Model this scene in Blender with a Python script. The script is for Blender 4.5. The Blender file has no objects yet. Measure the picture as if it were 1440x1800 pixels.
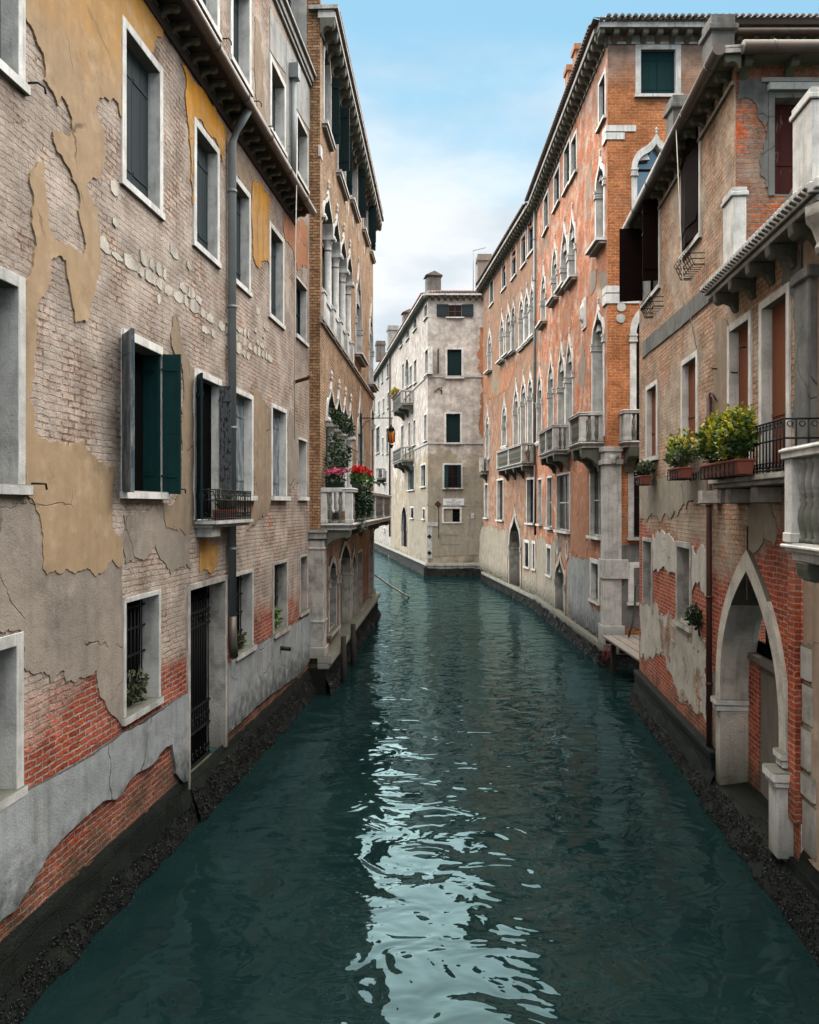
import bpy, bmesh, math, random
from mathutils import Vector, Matrix, noise
from mathutils.geometry import tessellate_polygon
R = math.radians
S = bpy.context.scene
COL = S.collection
random.seed(7)

# ------------------------------------------------------------------ camera, sky, light
FPX, CX, HY, CAMZ = 1440.0, 720.0, 890.0, 5.0
cam = bpy.data.objects.new('camera', bpy.data.cameras.new('camera'))
COL.objects.link(cam)
cam.location = (0, 0, CAMZ); cam.rotation_euler = (R(90), 0, 0)
cam.data.sensor_fit = 'VERTICAL'; cam.data.sensor_height = 24.0
cam.data.lens = 24.0 * FPX / 1800.0
cam.data.shift_y = -(900 - HY) / 1800.0
cam.data.clip_start = 0.1; cam.data.clip_end = 3000
S.camera = cam
SUN_EL, SUN_AZ = 74, 354          # azimuth measured clockwise from +Y
W = bpy.data.worlds.new('World'); S.world = W; W.use_nodes = True
wn = W.node_tree; wn.nodes.clear()
def wnode(t, **k):
    n = wn.nodes.new(t)
    for a, b in k.items(): setattr(n, a, b)
    return n
sky = wnode('ShaderNodeTexSky', sky_type='NISHITA', sun_disc=False)
sky.sun_elevation = R(SUN_EL); sky.sun_rotation = R(SUN_AZ)
sky.air_density = 1.0; sky.dust_density = 0.6; sky.ozone_density = 2.0
tc = wnode('ShaderNodeTexCoord')
mp = wnode('ShaderNodeMapping'); mp.inputs['Scale'].default_value = (1.0, 1.0, 2.6)
nz = wnode('ShaderNodeTexNoise'); nz.inputs['Scale'].default_value = 2.3
nz.inputs['Detail'].default_value = 6; nz.inputs['Roughness'].default_value = .55
sx = wnode('ShaderNodeSeparateXYZ')
m1 = wnode('ShaderNodeMapRange', interpolation_type='SMOOTHSTEP')     # more cloud low in the sky
m1.inputs[1].default_value = .12; m1.inputs[2].default_value = .62; m1.inputs[3].default_value = .36; m1.inputs[4].default_value = -.24
ad = wnode('ShaderNodeMath', operation='ADD')
m2 = wnode('ShaderNodeMapRange', interpolation_type='SMOOTHSTEP')
m2.inputs[1].default_value = .32; m2.inputs[2].default_value = .72
mx = wnode('ShaderNodeMix', data_type='RGBA')
cl = wnode('ShaderNodeMix', data_type='RGBA')
nz2 = wnode('ShaderNodeTexNoise'); nz2.inputs['Scale'].default_value = 5.0; nz2.inputs['Detail'].default_value = 5
m3 = wnode('ShaderNodeMapRange'); m3.inputs[1].default_value = .4; m3.inputs[2].default_value = .62
CLA, CLB = (1.28, 1.48, 1.64, 1), (1.9, 1.98, 2.05, 1)
cl.inputs[6].default_value = CLA; cl.inputs[7].default_value = CLB
tint = wnode('ShaderNodeMix', data_type='RGBA', blend_type='MULTIPLY'); tint.inputs[0].default_value = 1
tint.inputs[7].default_value = (.37, .46, .365, 1)
bg = wnode('ShaderNodeBackground'); bg.inputs['Strength'].default_value = .05
wo = wnode('ShaderNodeOutputWorld')
L = wn.links.new
L(tc.outputs['Generated'], mp.inputs[0]); L(mp.outputs[0], nz.inputs['Vector']); L(mp.outputs[0], nz2.inputs['Vector'])
L(tc.outputs['Generated'], sx.inputs[0]); L(sx.outputs[2], m1.inputs[0])
L(nz.outputs[0], ad.inputs[0]); L(m1.outputs[0], ad.inputs[1]); L(ad.outputs[0], m2.inputs[0])
L(nz2.outputs[0], m3.inputs[0]); L(m3.outputs[0], cl.inputs[0])
L(sky.outputs[0], tint.inputs[6])
L(m2.outputs[0], mx.inputs[0]); L(tint.outputs[2], mx.inputs[6]); L(cl.outputs[2], mx.inputs[7])
L(mx.outputs[2], bg.inputs[0]); L(bg.outputs[0], wo.inputs[0])

sun = bpy.data.objects.new('sun', bpy.data.lights.new('sun', 'SUN')); COL.objects.link(sun)
sun.data.energy = 1.5; sun.data.angle = R(125); sun.data.color = (1, .935, .84)
az = R(SUN_AZ); el = R(SUN_EL)
sdir = Vector((math.sin(az) * math.cos(el), math.cos(az) * math.cos(el), math.sin(el)))
sun.rotation_euler = sdir.to_track_quat('Z', 'Y').to_euler(); sun.location = (0, -20, 60)
S.view_settings.view_transform = 'Standard'; S.view_settings.look = 'None'
S.view_settings.gamma = 1; S.view_settings.exposure = 3.35
S.cycles.max_bounces = 6; S.cycles.diffuse_bounces = 4; S.cycles.glossy_bounces = 3
S.cycles.transmission_bounces = 2; S.cycles.caustics_reflective = False; S.cycles.caustics_refractive = False

# ------------------------------------------------------------------ node helpers / materials
class Nt:
    def __init__(s, name):
        s.m = bpy.data.materials.new(name); s.m.use_nodes = True
        s.t = s.m.node_tree; s.b = s.t.nodes['Principled BSDF']
        s._uv = None
    def n(s, t, **k):
        x = s.t.nodes.new(t)
        for a, b in k.items(): setattr(x, a, b)
        return x
    def link(s, a, b): s.t.links.new(a, b)
    def put(s, sock, v):
        if hasattr(v, 'is_output') or hasattr(v, 'links'): s.link(v, sock)
        elif isinstance(v, (tuple, list)): sock.default_value = (*v, 1) if len(v) == 3 and sock.type == 'RGBA' else v
        else: sock.default_value = v
    def uv(s):
        if s._uv is None: s._uv = s.n('ShaderNodeTexCoord').outputs['UV']
        return s._uv
    def obj(s): return s.n('ShaderNodeTexCoord').outputs['Object']
    def map(s, v, sc=(1, 1, 1), loc=(0, 0, 0)):
        x = s.n('ShaderNodeMapping'); x.inputs['Scale'].default_value = sc; x.inputs['Location'].default_value = loc
        s.link(v, x.inputs[0]); return x.outputs[0]
    def noise(s, v, scale, detail=3, rough=.55, dist=0):
        x = s.n('ShaderNodeTexNoise'); x.inputs['Scale'].default_value = scale; x.inputs['Detail'].default_value = detail
        x.inputs['Roughness'].default_value = rough; x.inputs['Distortion'].default_value = dist
        s.link(v, x.inputs['Vector']); return x.outputs[0]
    def rng(s, v, a, b, c=0., d=1., smooth=False):
        x = s.n('ShaderNodeMapRange', interpolation_type='SMOOTHSTEP' if smooth else 'LINEAR')
        s.link(v, x.inputs[0])
        for i, q in enumerate((a, b, c, d)): x.inputs[i + 1].default_value = q
        return x.outputs[0]
    def math(s, op, a, b=0.):
        x = s.n('ShaderNodeMath', operation=op); s.put(x.inputs[0], a); s.put(x.inputs[1], b); return x.outputs[0]
    def mix(s, f, a, b, blend='MIX'):
        x = s.n('ShaderNodeMix', data_type='RGBA', blend_type=blend)
        s.put(x.inputs[0], f); s.put(x.inputs[6], a); s.put(x.inputs[7], b); return x.outputs[2]
    def bump(s, h, dist, strength=1.0):
        x = s.n('ShaderNodeBump'); x.inputs['Distance'].default_value = dist; x.inputs['Strength'].default_value = strength
        s.link(h, x.inputs['Height']); s.link(x.outputs[0], s.b.inputs['Normal'])
    def base(s, c, rough=.85, spec=.3, metal=0):
        s.put(s.b.inputs['Base Color'], c); s.put(s.b.inputs['Roughness'], rough)
        s.b.inputs['Specular IOR Level'].default_value = spec; s.b.inputs['Metallic'].default_value = metal
        return s.m
    def z(s):
        x = s.n('ShaderNodeSeparateXYZ'); s.link(s.uv(), x.inputs[0]); return x.outputs[1]

def wall_mat(name, b1, b2, mortar, wash=None, plast=None, low=None, top=None, extra=None, seed=0., bw=.27, bh=.078,
             mort=.011, relief=.02, damp=True, wscale=.8):
    t = Nt(name); uv = t.map(t.uv(), loc=(seed * 3.1, 0, seed)); z = t.z()
    wob = t.n('ShaderNodeTexNoise'); wob.inputs['Scale'].default_value = 2.2; wob.inputs['Detail'].default_value = 4
    t.link(uv, wob.inputs['Vector'])
    wv = t.n('ShaderNodeVectorMath', operation='MULTIPLY_ADD'); t.link(wob.outputs['Color'], wv.inputs[0])
    wv.inputs[1].default_value = (.05, .05, 0); t.link(uv, wv.inputs[2])
    wob2 = t.n('ShaderNodeTexNoise'); wob2.inputs['Scale'].default_value = 11; wob2.inputs['Detail'].default_value = 3; t.link(uv, wob2.inputs['Vector'])
    wv1 = wv; wv = t.n('ShaderNodeVectorMath', operation='MULTIPLY_ADD'); t.link(wob2.outputs['Color'], wv.inputs[0])
    wv.inputs[1].default_value = (.04, .04, 0); t.link(wv1.outputs[0], wv.inputs[2])
    br = t.n('ShaderNodeTexBrick'); t.link(wv.outputs[0], br.inputs['Vector'])
    br.inputs['Scale'].default_value = 1; br.inputs['Brick Width'].default_value = bw; br.inputs['Row Height'].default_value = bh
    br.inputs['Mortar Size'].default_value = mort; br.inputs['Mortar Smooth'].default_value = .35
    br.inputs['Color1'].default_value = (*b1, 1); br.inputs['Color2'].default_value = (*b2, 1); br.inputs['Mortar'].default_value = (*mortar, 1)
    big = t.noise(uv, .35, 4, .6); mid = t.noise(uv, 1.7, 5, .65); fine = t.noise(uv, 14, 4, .65); vf = t.noise(uv, 60, 2, .6)
    col = br.outputs['Color']; mfac = br.outputs['Fac']
    lowf = None
    if low:       # (red colour pair, z, softness): fresher brick low on the wall
        zz = t.math('ADD', z, t.rng(big, .3, .7, -low[3], low[3]))
        f = t.rng(zz, low[1] - low[2], low[1] + low[2], 1, 0); lowf = f
        bl = t.n('ShaderNodeTexBrick'); t.link(wv.outputs[0], bl.inputs['Vector'])
        for k in ('Scale', 'Brick Width', 'Row Height', 'Mortar Size', 'Mortar Smooth'): bl.inputs[k].default_value = br.inputs[k].default_value
        bl.inputs['Color1'].default_value = (*low[0], 1); bl.inputs['Color2'].default_value = (*[q * .55 for q in low[0]], 1)
        bl.inputs['Mortar'].default_value = (low[0][0] * .8, low[0][0] * .6, low[0][0] * .5, 1)
        col = t.mix(f, col, bl.outputs['Color'])
    # odd bricks: red or dark ones, patchy
    if extra:
        f = t.math('MULTIPLY', t.rng(mid, .56, .66), extra[1]); col = t.mix(f, col, extra[0])
    col = t.mix(t.rng(fine, .25, .75, 0, .5), col, (.11, .085, .07), 'MULTIPLY') if False else t.mix(.55, col, t.mix(t.rng(fine, .3, .7), (.42, .4, .39), (1.75, 1.75, 1.75)), 'MULTIPLY')
    hgt = t.math('ADD', t.math('MULTIPLY', t.math('SUBTRACT', 1., mfac), .55), t.math('MULTIPLY', fine, .8))
    if wash:      # thin lime remains over the brick
        n2 = t.math('ADD', t.math('MULTIPLY', t.noise(t.map(uv, loc=(4, 2, 5)), wscale, 6, .68), .75), t.math('MULTIPLY', fine, .25))
        thr = .5 + (.5 - wash[1]) * .5
        f = t.math('MULTIPLY', t.rng(n2, thr - .05, thr + .05), wash[2] if len(wash) > 2 else .9)
        if lowf is not None: f = t.math('MULTIPLY', f, t.rng(lowf, 0, 1, 1, .1))
        wc = t.mix(mid, [q * .72 for q in wash[0]], [q * 1.15 for q in wash[0]])
        col = t.mix(f, col, wc)
        hgt = t.math('MULTIPLY', hgt, t.rng(f, 0, 1, 1, .55))
        hgt = t.math('ADD', hgt, t.math('MULTIPLY', f, .35))
    if plast:     # (c1, c2, coverage, scale, zslope, zc)
        n3 = t.math('ADD', t.math('MULTIPLY', t.noise(t.map(uv, loc=(9, 1, 2)), plast[3], 7, .62, .3), .9), t.math('MULTIPLY', fine, .1))
        if len(plast) > 4: n3 = t.math('ADD', n3, t.math('MULTIPLY', t.math('SUBTRACT', z, plast[5]), plast[4]))
        thr = .5 + (.5 - plast[2]) * .5
        f = t.rng(n3, thr - .008, thr + .008)
        pc = t.mix(t.rng(mid, .3, .7), plast[0], plast[1])
        col = t.mix(f, col, pc)
        keep = t.rng(f, 0, 1, 1, .12)
        hgt = t.math('ADD', t.math('MULTIPLY', hgt, keep), t.math('MULTIPLY', f, 1.3))
    if top:       # (colour, z, soft): soot-grey upper part
        zz = t.math('ADD', z, t.rng(big, .3, .7, -1.6, 1.6))
        col = t.mix(t.rng(zz, top[1] - top[2], top[1] + top[2], 0, .85), col, t.mix(mid, top[0], [q * 1.5 for q in top[0]]))
    col = t.mix(t.rng(mid, .36, .64), t.mix(1., col, (.72, .7, .68), 'MULTIPLY'), t.mix(1., col, (1.2, 1.19, 1.18), 'MULTIPLY'))
    # stains: long vertical streaks and broad blotches
    st = t.noise(t.map(uv, (2.2, .16, 1)), 1.5, 5, .6)
    col = t.mix(t.rng(st, .5, .75, 0, .38), col, (.42, .39, .36), 'MULTIPLY')
    col = t.mix(t.rng(big, .45, .7, 0, .25), col, (.5, .47, .45), 'MULTIPLY')
    if damp:
        zz = t.math('ADD', z, t.rng(mid, .3, .7, -.35, .35))
        col = t.mix(t.rng(zz, .3, 1.0, .9, 0), col, (.022, .026, .02))
        col = t.mix(t.rng(zz, .9, 1.4, .35, 0), col, (.07, .08, .05))
    hgt = t.math('ADD', hgt, t.math('MULTIPLY', vf, .25))
    t.bump(hgt, relief)
    return t.base(col, .92, .15)

def stucco(name, c1, c2, c3=None, zr=None, streak=.35, bump=.006, rough=.9, low=None):
    t = Nt(name); uv = t.uv(); z = t.z()
    a = t.noise(uv, .9, 5, .6); b = t.noise(uv, 5, 5, .6); f = t.noise(uv, 40, 4, .65)
    col = t.mix(t.rng(a, .3, .7), c1, c2)
    if c3:
        zz = t.math('ADD', z, t.rng(a, .3, .7, -.8, .8))
        col = t.mix(t.rng(zz, zr[0], zr[1]), col, c3)
    col = t.mix(.5, col, t.mix(b, (.5, .5, .5), (1.4, 1.4, 1.4)), 'MULTIPLY')
    st = t.noise(t.map(uv, (3, .25, 1)), 1.4, 5, .6)
    col = t.mix(t.rng(st, .48, .72, 0, streak), col, (.42, .4, .37), 'MULTIPLY')
    wp = t.n('ShaderNodeTexNoise'); wp.inputs['Scale'].default_value = 3; wp.inputs['Detail'].default_value = 5; t.link(uv, wp.inputs['Vector'])
    wq = t.n('ShaderNodeVectorMath', operation='MULTIPLY_ADD'); t.link(wp.outputs['Color'], wq.inputs[0]); wq.inputs[1].default_value = (.35, .35, 0); t.link(uv, wq.inputs[2])
    vo = t.n('ShaderNodeTexVoronoi', feature='DISTANCE_TO_EDGE'); vo.inputs['Scale'].default_value = .75; t.link(wq.outputs[0], vo.inputs['Vector'])
    ck = t.math('MULTIPLY', t.rng(vo.outputs['Distance'], .002, .009, 1, 0), t.rng(t.noise(t.map(uv, loc=(7, 3, 1)), .8, 3), .5, .58))
    col = t.mix(t.math('MULTIPLY', ck, .8), col, [q * .25 for q in c1])
    col = t.mix(t.rng(t.noise(t.map(uv, loc=(2, 8, 4)), 2.6, 6, .7), .52, .66, 0, .45), col, [min(1, q * 1.45 + .05) for q in c2])
    col = t.mix(t.rng(t.noise(t.map(uv, loc=(5, 1, 9)), 1.1, 7, .7), .55, .68, 0, .55), col, [q * .5 for q in c2])
    if low:
        zz = t.math('ADD', z, t.rng(b, .3, .7, -.3, .3)); col = t.mix(t.rng(zz, low[0], low[1], .92, 0), col, low[2])
    t.bump(t.math('SUBTRACT', t.math('ADD', t.math('MULTIPLY', f, .5), b), t.math('MULTIPLY', ck, 1.5)), bump)
    return t.base(col, rough, .2)

def stone(name, c, dark=.45, bump=.006, rough=.75, algae=0):
    t = Nt(name); uv = t.uv(); a = t.noise(uv, 2.2, 6, .65); f = t.noise(uv, 35, 4, .7)
    col = t.mix(t.rng(a, .42, .68), c, [q * dark for q in c])
    col = t.mix(.35, col, t.mix(f, (.4, .4, .4), (1.5, 1.5, 1.5)), 'MULTIPLY')
    st = t.noise(t.map(uv, (7, .5, 1)), 1.5, 4, .6)
    col = t.mix(t.rng(st, .52, .72, 0, .5), col, (.3, .29, .27), 'MULTIPLY')
    z = t.z(); col = t.mix(t.rng(t.math('ADD', z, t.rng(a, .3, .7, -.4, .4)), .35, 1.25, .85, 0), col, (.05, .055, .03))
    t.bump(t.math('ADD', f, t.math('MULTIPLY', a, 1.5)), bump)
    return t.base(col, rough, .25)

def paint(name, c, var=.35, rough=.55, wear=None, spec=.12, scale=6):
    t = Nt(name); uv = t.uv(); a = t.noise(t.map(uv, (1, .35, 1)), scale, 5, .65); f = t.noise(t.map(uv, (30, 2, 30)), 2, 3, .6)
    col = t.mix(a, [q * (1 - var) for q in c], [q * (1 + var) for q in c])
    if wear: col = t.mix(t.rng(t.math('ADD', a, t.math('MULTIPLY', f, .25)), wear[1], wear[1] + .06), col, wear[0])
    t.bump(t.math('ADD', f, a), .003)
    return t.base(col, t.rng(a, .3, .7, rough + .05, rough + .3), spec)

def plain(name, c, rough=.6, metal=0, spec=.3, var=.2, scale=8):
    t = Nt(name); a = t.noise(t.obj(), scale, 4, .6)
    return t.base(t.mix(a, [q * (1 - var) for q in c], [q * (1 + var) for q in c]), rough, spec, metal)

def leafmat(name, c1, c2, scale=5):
    t = Nt(name); a = t.noise(t.obj(), scale, 3, .6)
    t.b.inputs['Subsurface Weight'].default_value = 0
    return t.base(t.mix(t.rng(a, .35, .65), c1, c2), .5, .35)

M = {}
M['stone'] = stone('white_limestone', (.76, .745, .715), .6)
M['stone_grey'] = stone('grey_limestone', (.56, .55, .53), .55)
M['stone_block'] = stone('rough_white_stone', (.6, .55, .48), .55, .014)
M['stone_dirty'] = stone('dirty_limestone', (.5, .47, .43), .4, .012)
M['shut_grey'] = paint('grey_painted_wood', (.035, .047, .052), .3, .6)
M['shut_green'] = paint('dark_green_painted_wood', (.008, .022, .024), .3, .5)
M['shut_teal'] = paint('teal_painted_wood', (.007, .034, .036), .3, .5)
M['shut_blue'] = paint('faded_blue_wood', (.13, .17, .2), .35, .75, ((.26, .27, .27), .62))
M['shut_peel'] = paint('peeling_black_wood', (.02, .025, .028), .3, .8, ((.1, .105, .11), .56), scale=30)
M['shut_brown'] = paint('dark_brown_painted_wood', (.010, .005, .005), .25, .6, None, .02)
M['door_brown'] = paint('red_brown_door_paint', (.19, .07, .036), .2, .6)
M['door_dark'] = paint('maroon_door_paint', (.06, .016, .014), .3, .6, ((.15, .1, .08), .72))
M['wood_old'] = paint('weathered_grey_wood', (.17, .15, .13), .4, .85)
M['iron'] = plain('black_iron', (.012, .012, .013), .6, .2)
M['rust'] = plain('rusty_iron', (.07, .025, .016), .8, 0)
M['gutter'] = plain('brown_metal_gutter', (.12, .1, .085), .45, .5, var=.4, scale=2)
M['pipe'] = plain('grey_zinc_pipe', (.2, .225, .23), .55, .2, var=.25, scale=3)
M['copper'] = plain('brown_drainpipe_paint', (.07, .03, .025), .5, .1)
M['eave'] = paint('dark_eave_timber', (.05, .042, .036), .4, .85)
M['room_shade'] = plain('black_room_shade', (.006, .006, .006), 1, 0, 0)  # near-black colour stands in for the shade of unlit rooms
M['curtain'] = plain('room_curtain', (.16, .1, .07), .9)
t = Nt('window_glass'); t.base((.008, .009, .011), .08, .22); M['glass'] = t.m
t = Nt('sky_tinted_glass'); t.base((.16, .24, .3), .04, 1.0); t.b.inputs['Metallic'].default_value = .55; M['glass_sky'] = t.m  # reflected sky is put into the glass as a pale blue base colour
M['terracotta'] = plain('terracotta', (.2, .06, .04), .8, var=.3)
M['plastic'] = plain('dark_green_plastic', (.015, .025, .02), .6)
M['white'] = plain('white_enamel', (.72, .73, .74), .5)
M['black'] = plain('black_lettering', (.01, .01, .012), .6)
M['leaf_mid'] = leafmat('green_leaves', (.045, .1, .022), (.1, .17, .03))
M['leaf_yellow'] = leafmat('yellow_green_leaves', (.5, .4, .02), (.2, .27, .03))
M['leaf_dark'] = leafmat('dark_green_leaves', (.012, .03, .014), (.03, .06, .02))
M['leaf_grey'] = leafmat('grey_green_leaves', (.07, .1, .06), (.13, .16, .09))
M['leaf_dry'] = leafmat('dry_weeds', (.03, .04, .02), (.09, .09, .045))
M['red'] = leafmat('red_petals', (.62, .012, .012), (.4, .008, .012), 20)
M['pink'] = leafmat('pink_petals', (.6, .04, .14), (.5, .12, .2), 20)
M['whitefl'] = leafmat('white_petals', (.7, .7, .68), (.6, .6, .55), 20)
M['rope'] = plain('pale_rope', (.6, .57, .5), .9)
M['redrope'] = plain('red_rope', (.16, .02, .025), .8)
M['amber'] = Nt('amber_lamp_glass').base((.75, .22, .03), .2, .5)
M['timber'] = paint('dark_wet_timber', (.03, .027, .022), .4, .7)
# wall coats
M['L1'] = wall_mat('pale_old_brick', (.56, .43, .345), (.39, .27, .21), (.22, .17, .14), wash=((.47, .4, .35), .58, .95), low=((.42, .066, .026), 2.7, .25, .8),  # mortar colour darkened to stand in for shadow in the recessed joints
                   extra=((.36, .13, .07), .5), seed=1, relief=.05, wscale=1.0, mort=.014)
M['L2'] = wall_mat('tan_brick', (.53, .37, .24), (.39, .26, .16), (.18, .13, .1), wash=((.5, .37, .26), .36, .5), seed=2, relief=.016, mort=.014,
                   low=((.3, .12, .06), 3.2, .8, .6))
M['L2side'] = wall_mat('tan_brick_pier', (.5, .3, .16), (.33, .17, .09), (.15, .11, .08), seed=2.4, relief=.03, mort=.014)
M['R1'] = wall_mat('rose_brick', (.55, .36, .245), (.38, .23, .15), (.22, .17, .13), wash=((.5, .42, .335), .48, .85), low=((.48, .08, .03), 4.4, .2, .8),
                   extra=((.4, .12, .05), .5), seed=3, relief=.024)
M['R1f'] = wall_mat('red_patch_brick', (.5, .13, .05), (.3, .16, .11), (.3, .26, .21), wash=((.4, .32, .26), .42, .8), plast=((.2, .19, .17), (.3, .27, .23), .3, .9),
                    extra=((.55, .1, .025), .8), seed=4, relief=.03)
M['R2'] = wall_mat('pink_brick', (.6, .18, .065), (.42, .13, .06), (.42, .28, .2), wscale=1.4, wash=((.58, .46, .38), .46, .8), plast=((.36, .3, .24), (.3, .22, .17), .3, .35),
                   top=((.22, .19, .17), 19.2, 1.6), extra=((.42, .13, .05), .6), seed=5, relief=.02)
M['R2f'] = wall_mat('orange_brick', (.56, .2, .075), (.4, .125, .045), (.46, .31, .19), wash=((.42, .33, .27), .3, .6), top=((.33, .26, .22), 18.6, 1.0), seed=6, relief=.02, bw=.3, bh=.088)
M['R3'] = wall_mat('brown_brick', (.44, .19, .11), (.32, .15, .09), (.3, .24, .19), wscale=2, wash=((.42, .33, .26), .5, .75), plast=((.3, .25, .19), (.36, .15, .08), .5, .3, .012, 11), seed=7, relief=.02)
M['C'] = wall_mat('pale_pink_brick', (.6, .54, .5), (.48, .42, .385), (.5, .46, .42), wash=((.64, .59, .55), .6, .8), plast=((.44, .38, .3), (.38, .33, .25), .47, .25, -.03, 9.5), seed=8, relief=.015)
M['D'] = wall_mat('pale_grey_brick', (.46, .43, .4), (.4, .36, .33), (.46, .43, .4), wash=((.52, .5, .48), .6, .8), plast=((.5, .49, .47), (.42, .4, .38), .55, .25), seed=9, relief=.012)
M['R0'] = stucco('pink_stucco', (.34, .23, .17), (.42, .33, .25), streak=.7)
M['ochre'] = stucco('ochre_stucco', (.38, .265, .16), (.33, .235, .15), (.55, .28, .06), (9.9, 12.1), .25, .004)
M['orange'] = stucco('orange_stucco', (.52, .25, .05), (.4, .25, .11), (.6, .27, .025), (11.2, 12.0), streak=.5, bump=.004)
M['tan'] = stucco('tan_stucco', (.31, .23, .155), (.26, .2, .145), streak=.45, bump=.005)
M['grey_render'] = stucco('grey_beige_render', (.32, .27, .225), (.24, .205, .175), streak=.35, bump=.012)
M['grey_cement'] = stucco('blue_grey_cement', (.36, .375, .38), (.25, .265, .27), streak=.6, bump=.01, low=(.7, 1.5, (.03, .034, .034)))
M['grey_soot'] = stucco('sooty_grey_render', (.22, .22, .21), (.12, .12, .115), streak=.7, bump=.012)
M['pale_render'] = stucco('pale_grey_render', (.42, .42, .41), (.32, .32, .31), streak=.5)
M['white_render'] = stucco('white_render', (.56, .53, .48), (.44, .41, .36), streak=.45, bump=.012)
M['peel_render'] = wall_mat('peeling_white_render', (.4, .14, .08), (.26, .13, .09), (.3, .24, .19), wash=((.5, .44, .37), .55, .85), plast=((.56, .53, .48), (.46, .43, .38), .62, 1.1), seed=11, relief=.03, wscale=2.5)
M['beige_render'] = stucco('beige_render', (.36, .32, .25), (.3, .27, .22), streak=.55, bump=.006, low=(.6, 1.3, (.05, .055, .045)))
M['rust_stain'] = stucco('orange_red_plaster', (.4, .15, .07), (.36, .2, .125), streak=.5)
# wet quay stones
t = Nt('wet_quay_stone'); uv = t.uv()
br = t.n('ShaderNodeTexBrick'); t.link(uv, br.inputs['Vector'])
for k, v in (('Scale', 1), ('Brick Width', .9), ('Row Height', .3), ('Mortar Size', .012), ('Mortar Smooth', .4)): br.inputs[k].default_value = v
br.inputs['Color1'].default_value = (.011, .0135, .011, 1); br.inputs['Color2'].default_value = (.006, .0075, .0065, 1); br.inputs['Mortar'].default_value = (.008, .008, .008, 1)
a = t.noise(uv, 3, 6, .7); f = t.noise(uv, 30, 4, .7)
c = t.mix(t.rng(a, .5, .7), br.outputs['Color'], (.017, .019, .013)); c = t.mix(t.rng(f, .55, .75, 0, .5), c, (.022, .024, .02))
t.bump(t.math('ADD', t.math('ADD', f, a), t.math('MULTIPLY', br.outputs['Fac'], -1.)), .03); M['quay'] = t.base(c, .8, .12)
t = Nt('mussel_shells'); a = t.noise(t.obj(), 30, 2); g = t.noise(t.obj(), 3, 4)
c = t.mix(t.rng(a, .35, .65), (.0015, .0015, .002), (.009, .009, .0095)); c = t.mix(t.rng(g, .55, .7, 0, .6), c, (.011, .009, .004))
M['mussel'] = t.base(c, .45, .25)
t = Nt('roof_tiles'); uv = t.obj(); a = t.noise(uv, 3, 5, .6); f = t.noise(uv, 20, 3)
M['tile'] = t.base(t.mix(t.rng(a, .35, .65), (.33, .1, .05), (.2, .12, .09)), .9)
M['tile_grey'] = t_ = Nt('mossy_roof_tiles').base((.16, .13, .11), .9)
# canal water
t = Nt('canal_water'); P = t.n('ShaderNodeTexCoord').outputs['Object']
w1 = t.noise(t.map(P, (.75, 1.0, 1)), 1.45, 2.0, .45, .7)
w2 = t.noise(t.map(P, (.8, 1.25, 1), (3, 7, 0)), 3.1, 2.0, .5, .4)
w3 = t.noise(P, 11, 2, .5)
h = t.math('ADD', t.math('ADD', w1, t.math('MULTIPLY', w2, .1)), t.math('MULTIPLY', w3, .006))
t.bump(h, .058)
silt = t.noise(P, .5, 5, .6); sl2 = t.noise(P, 2.5, 5, .7)
c = t.mix(t.rng(silt, .35, .65), (.0036, .0125, .013), (.0065, .0185, .018)); c = t.mix(t.rng(sl2, .5, .75, 0, .5), c, (.010, .02, .017))
t.base(c, .6, 0.)
gl = t.n('ShaderNodeBsdfGlossy'); gl.inputs['Color'].default_value = (.5, .76, .83, 1); gl.inputs['Roughness'].default_value = .02
fr = t.n('ShaderNodeFresnel'); fr.inputs['IOR'].default_value = 1.33; ms = t.n('ShaderNodeMixShader')
nrm = t.b.inputs['Normal'].links[0].from_socket; t.link(nrm, gl.inputs['Normal']); t.link(nrm, fr.inputs['Normal'])
t.link(fr.outputs[0], ms.inputs[0]); t.link(t.b.outputs[0], ms.inputs[1]); t.link(gl.outputs[0], ms.inputs[2]); t.link(ms.outputs[0], t.t.nodes['Material Output'].inputs['Surface'])
M['water'] = t.m

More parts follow.
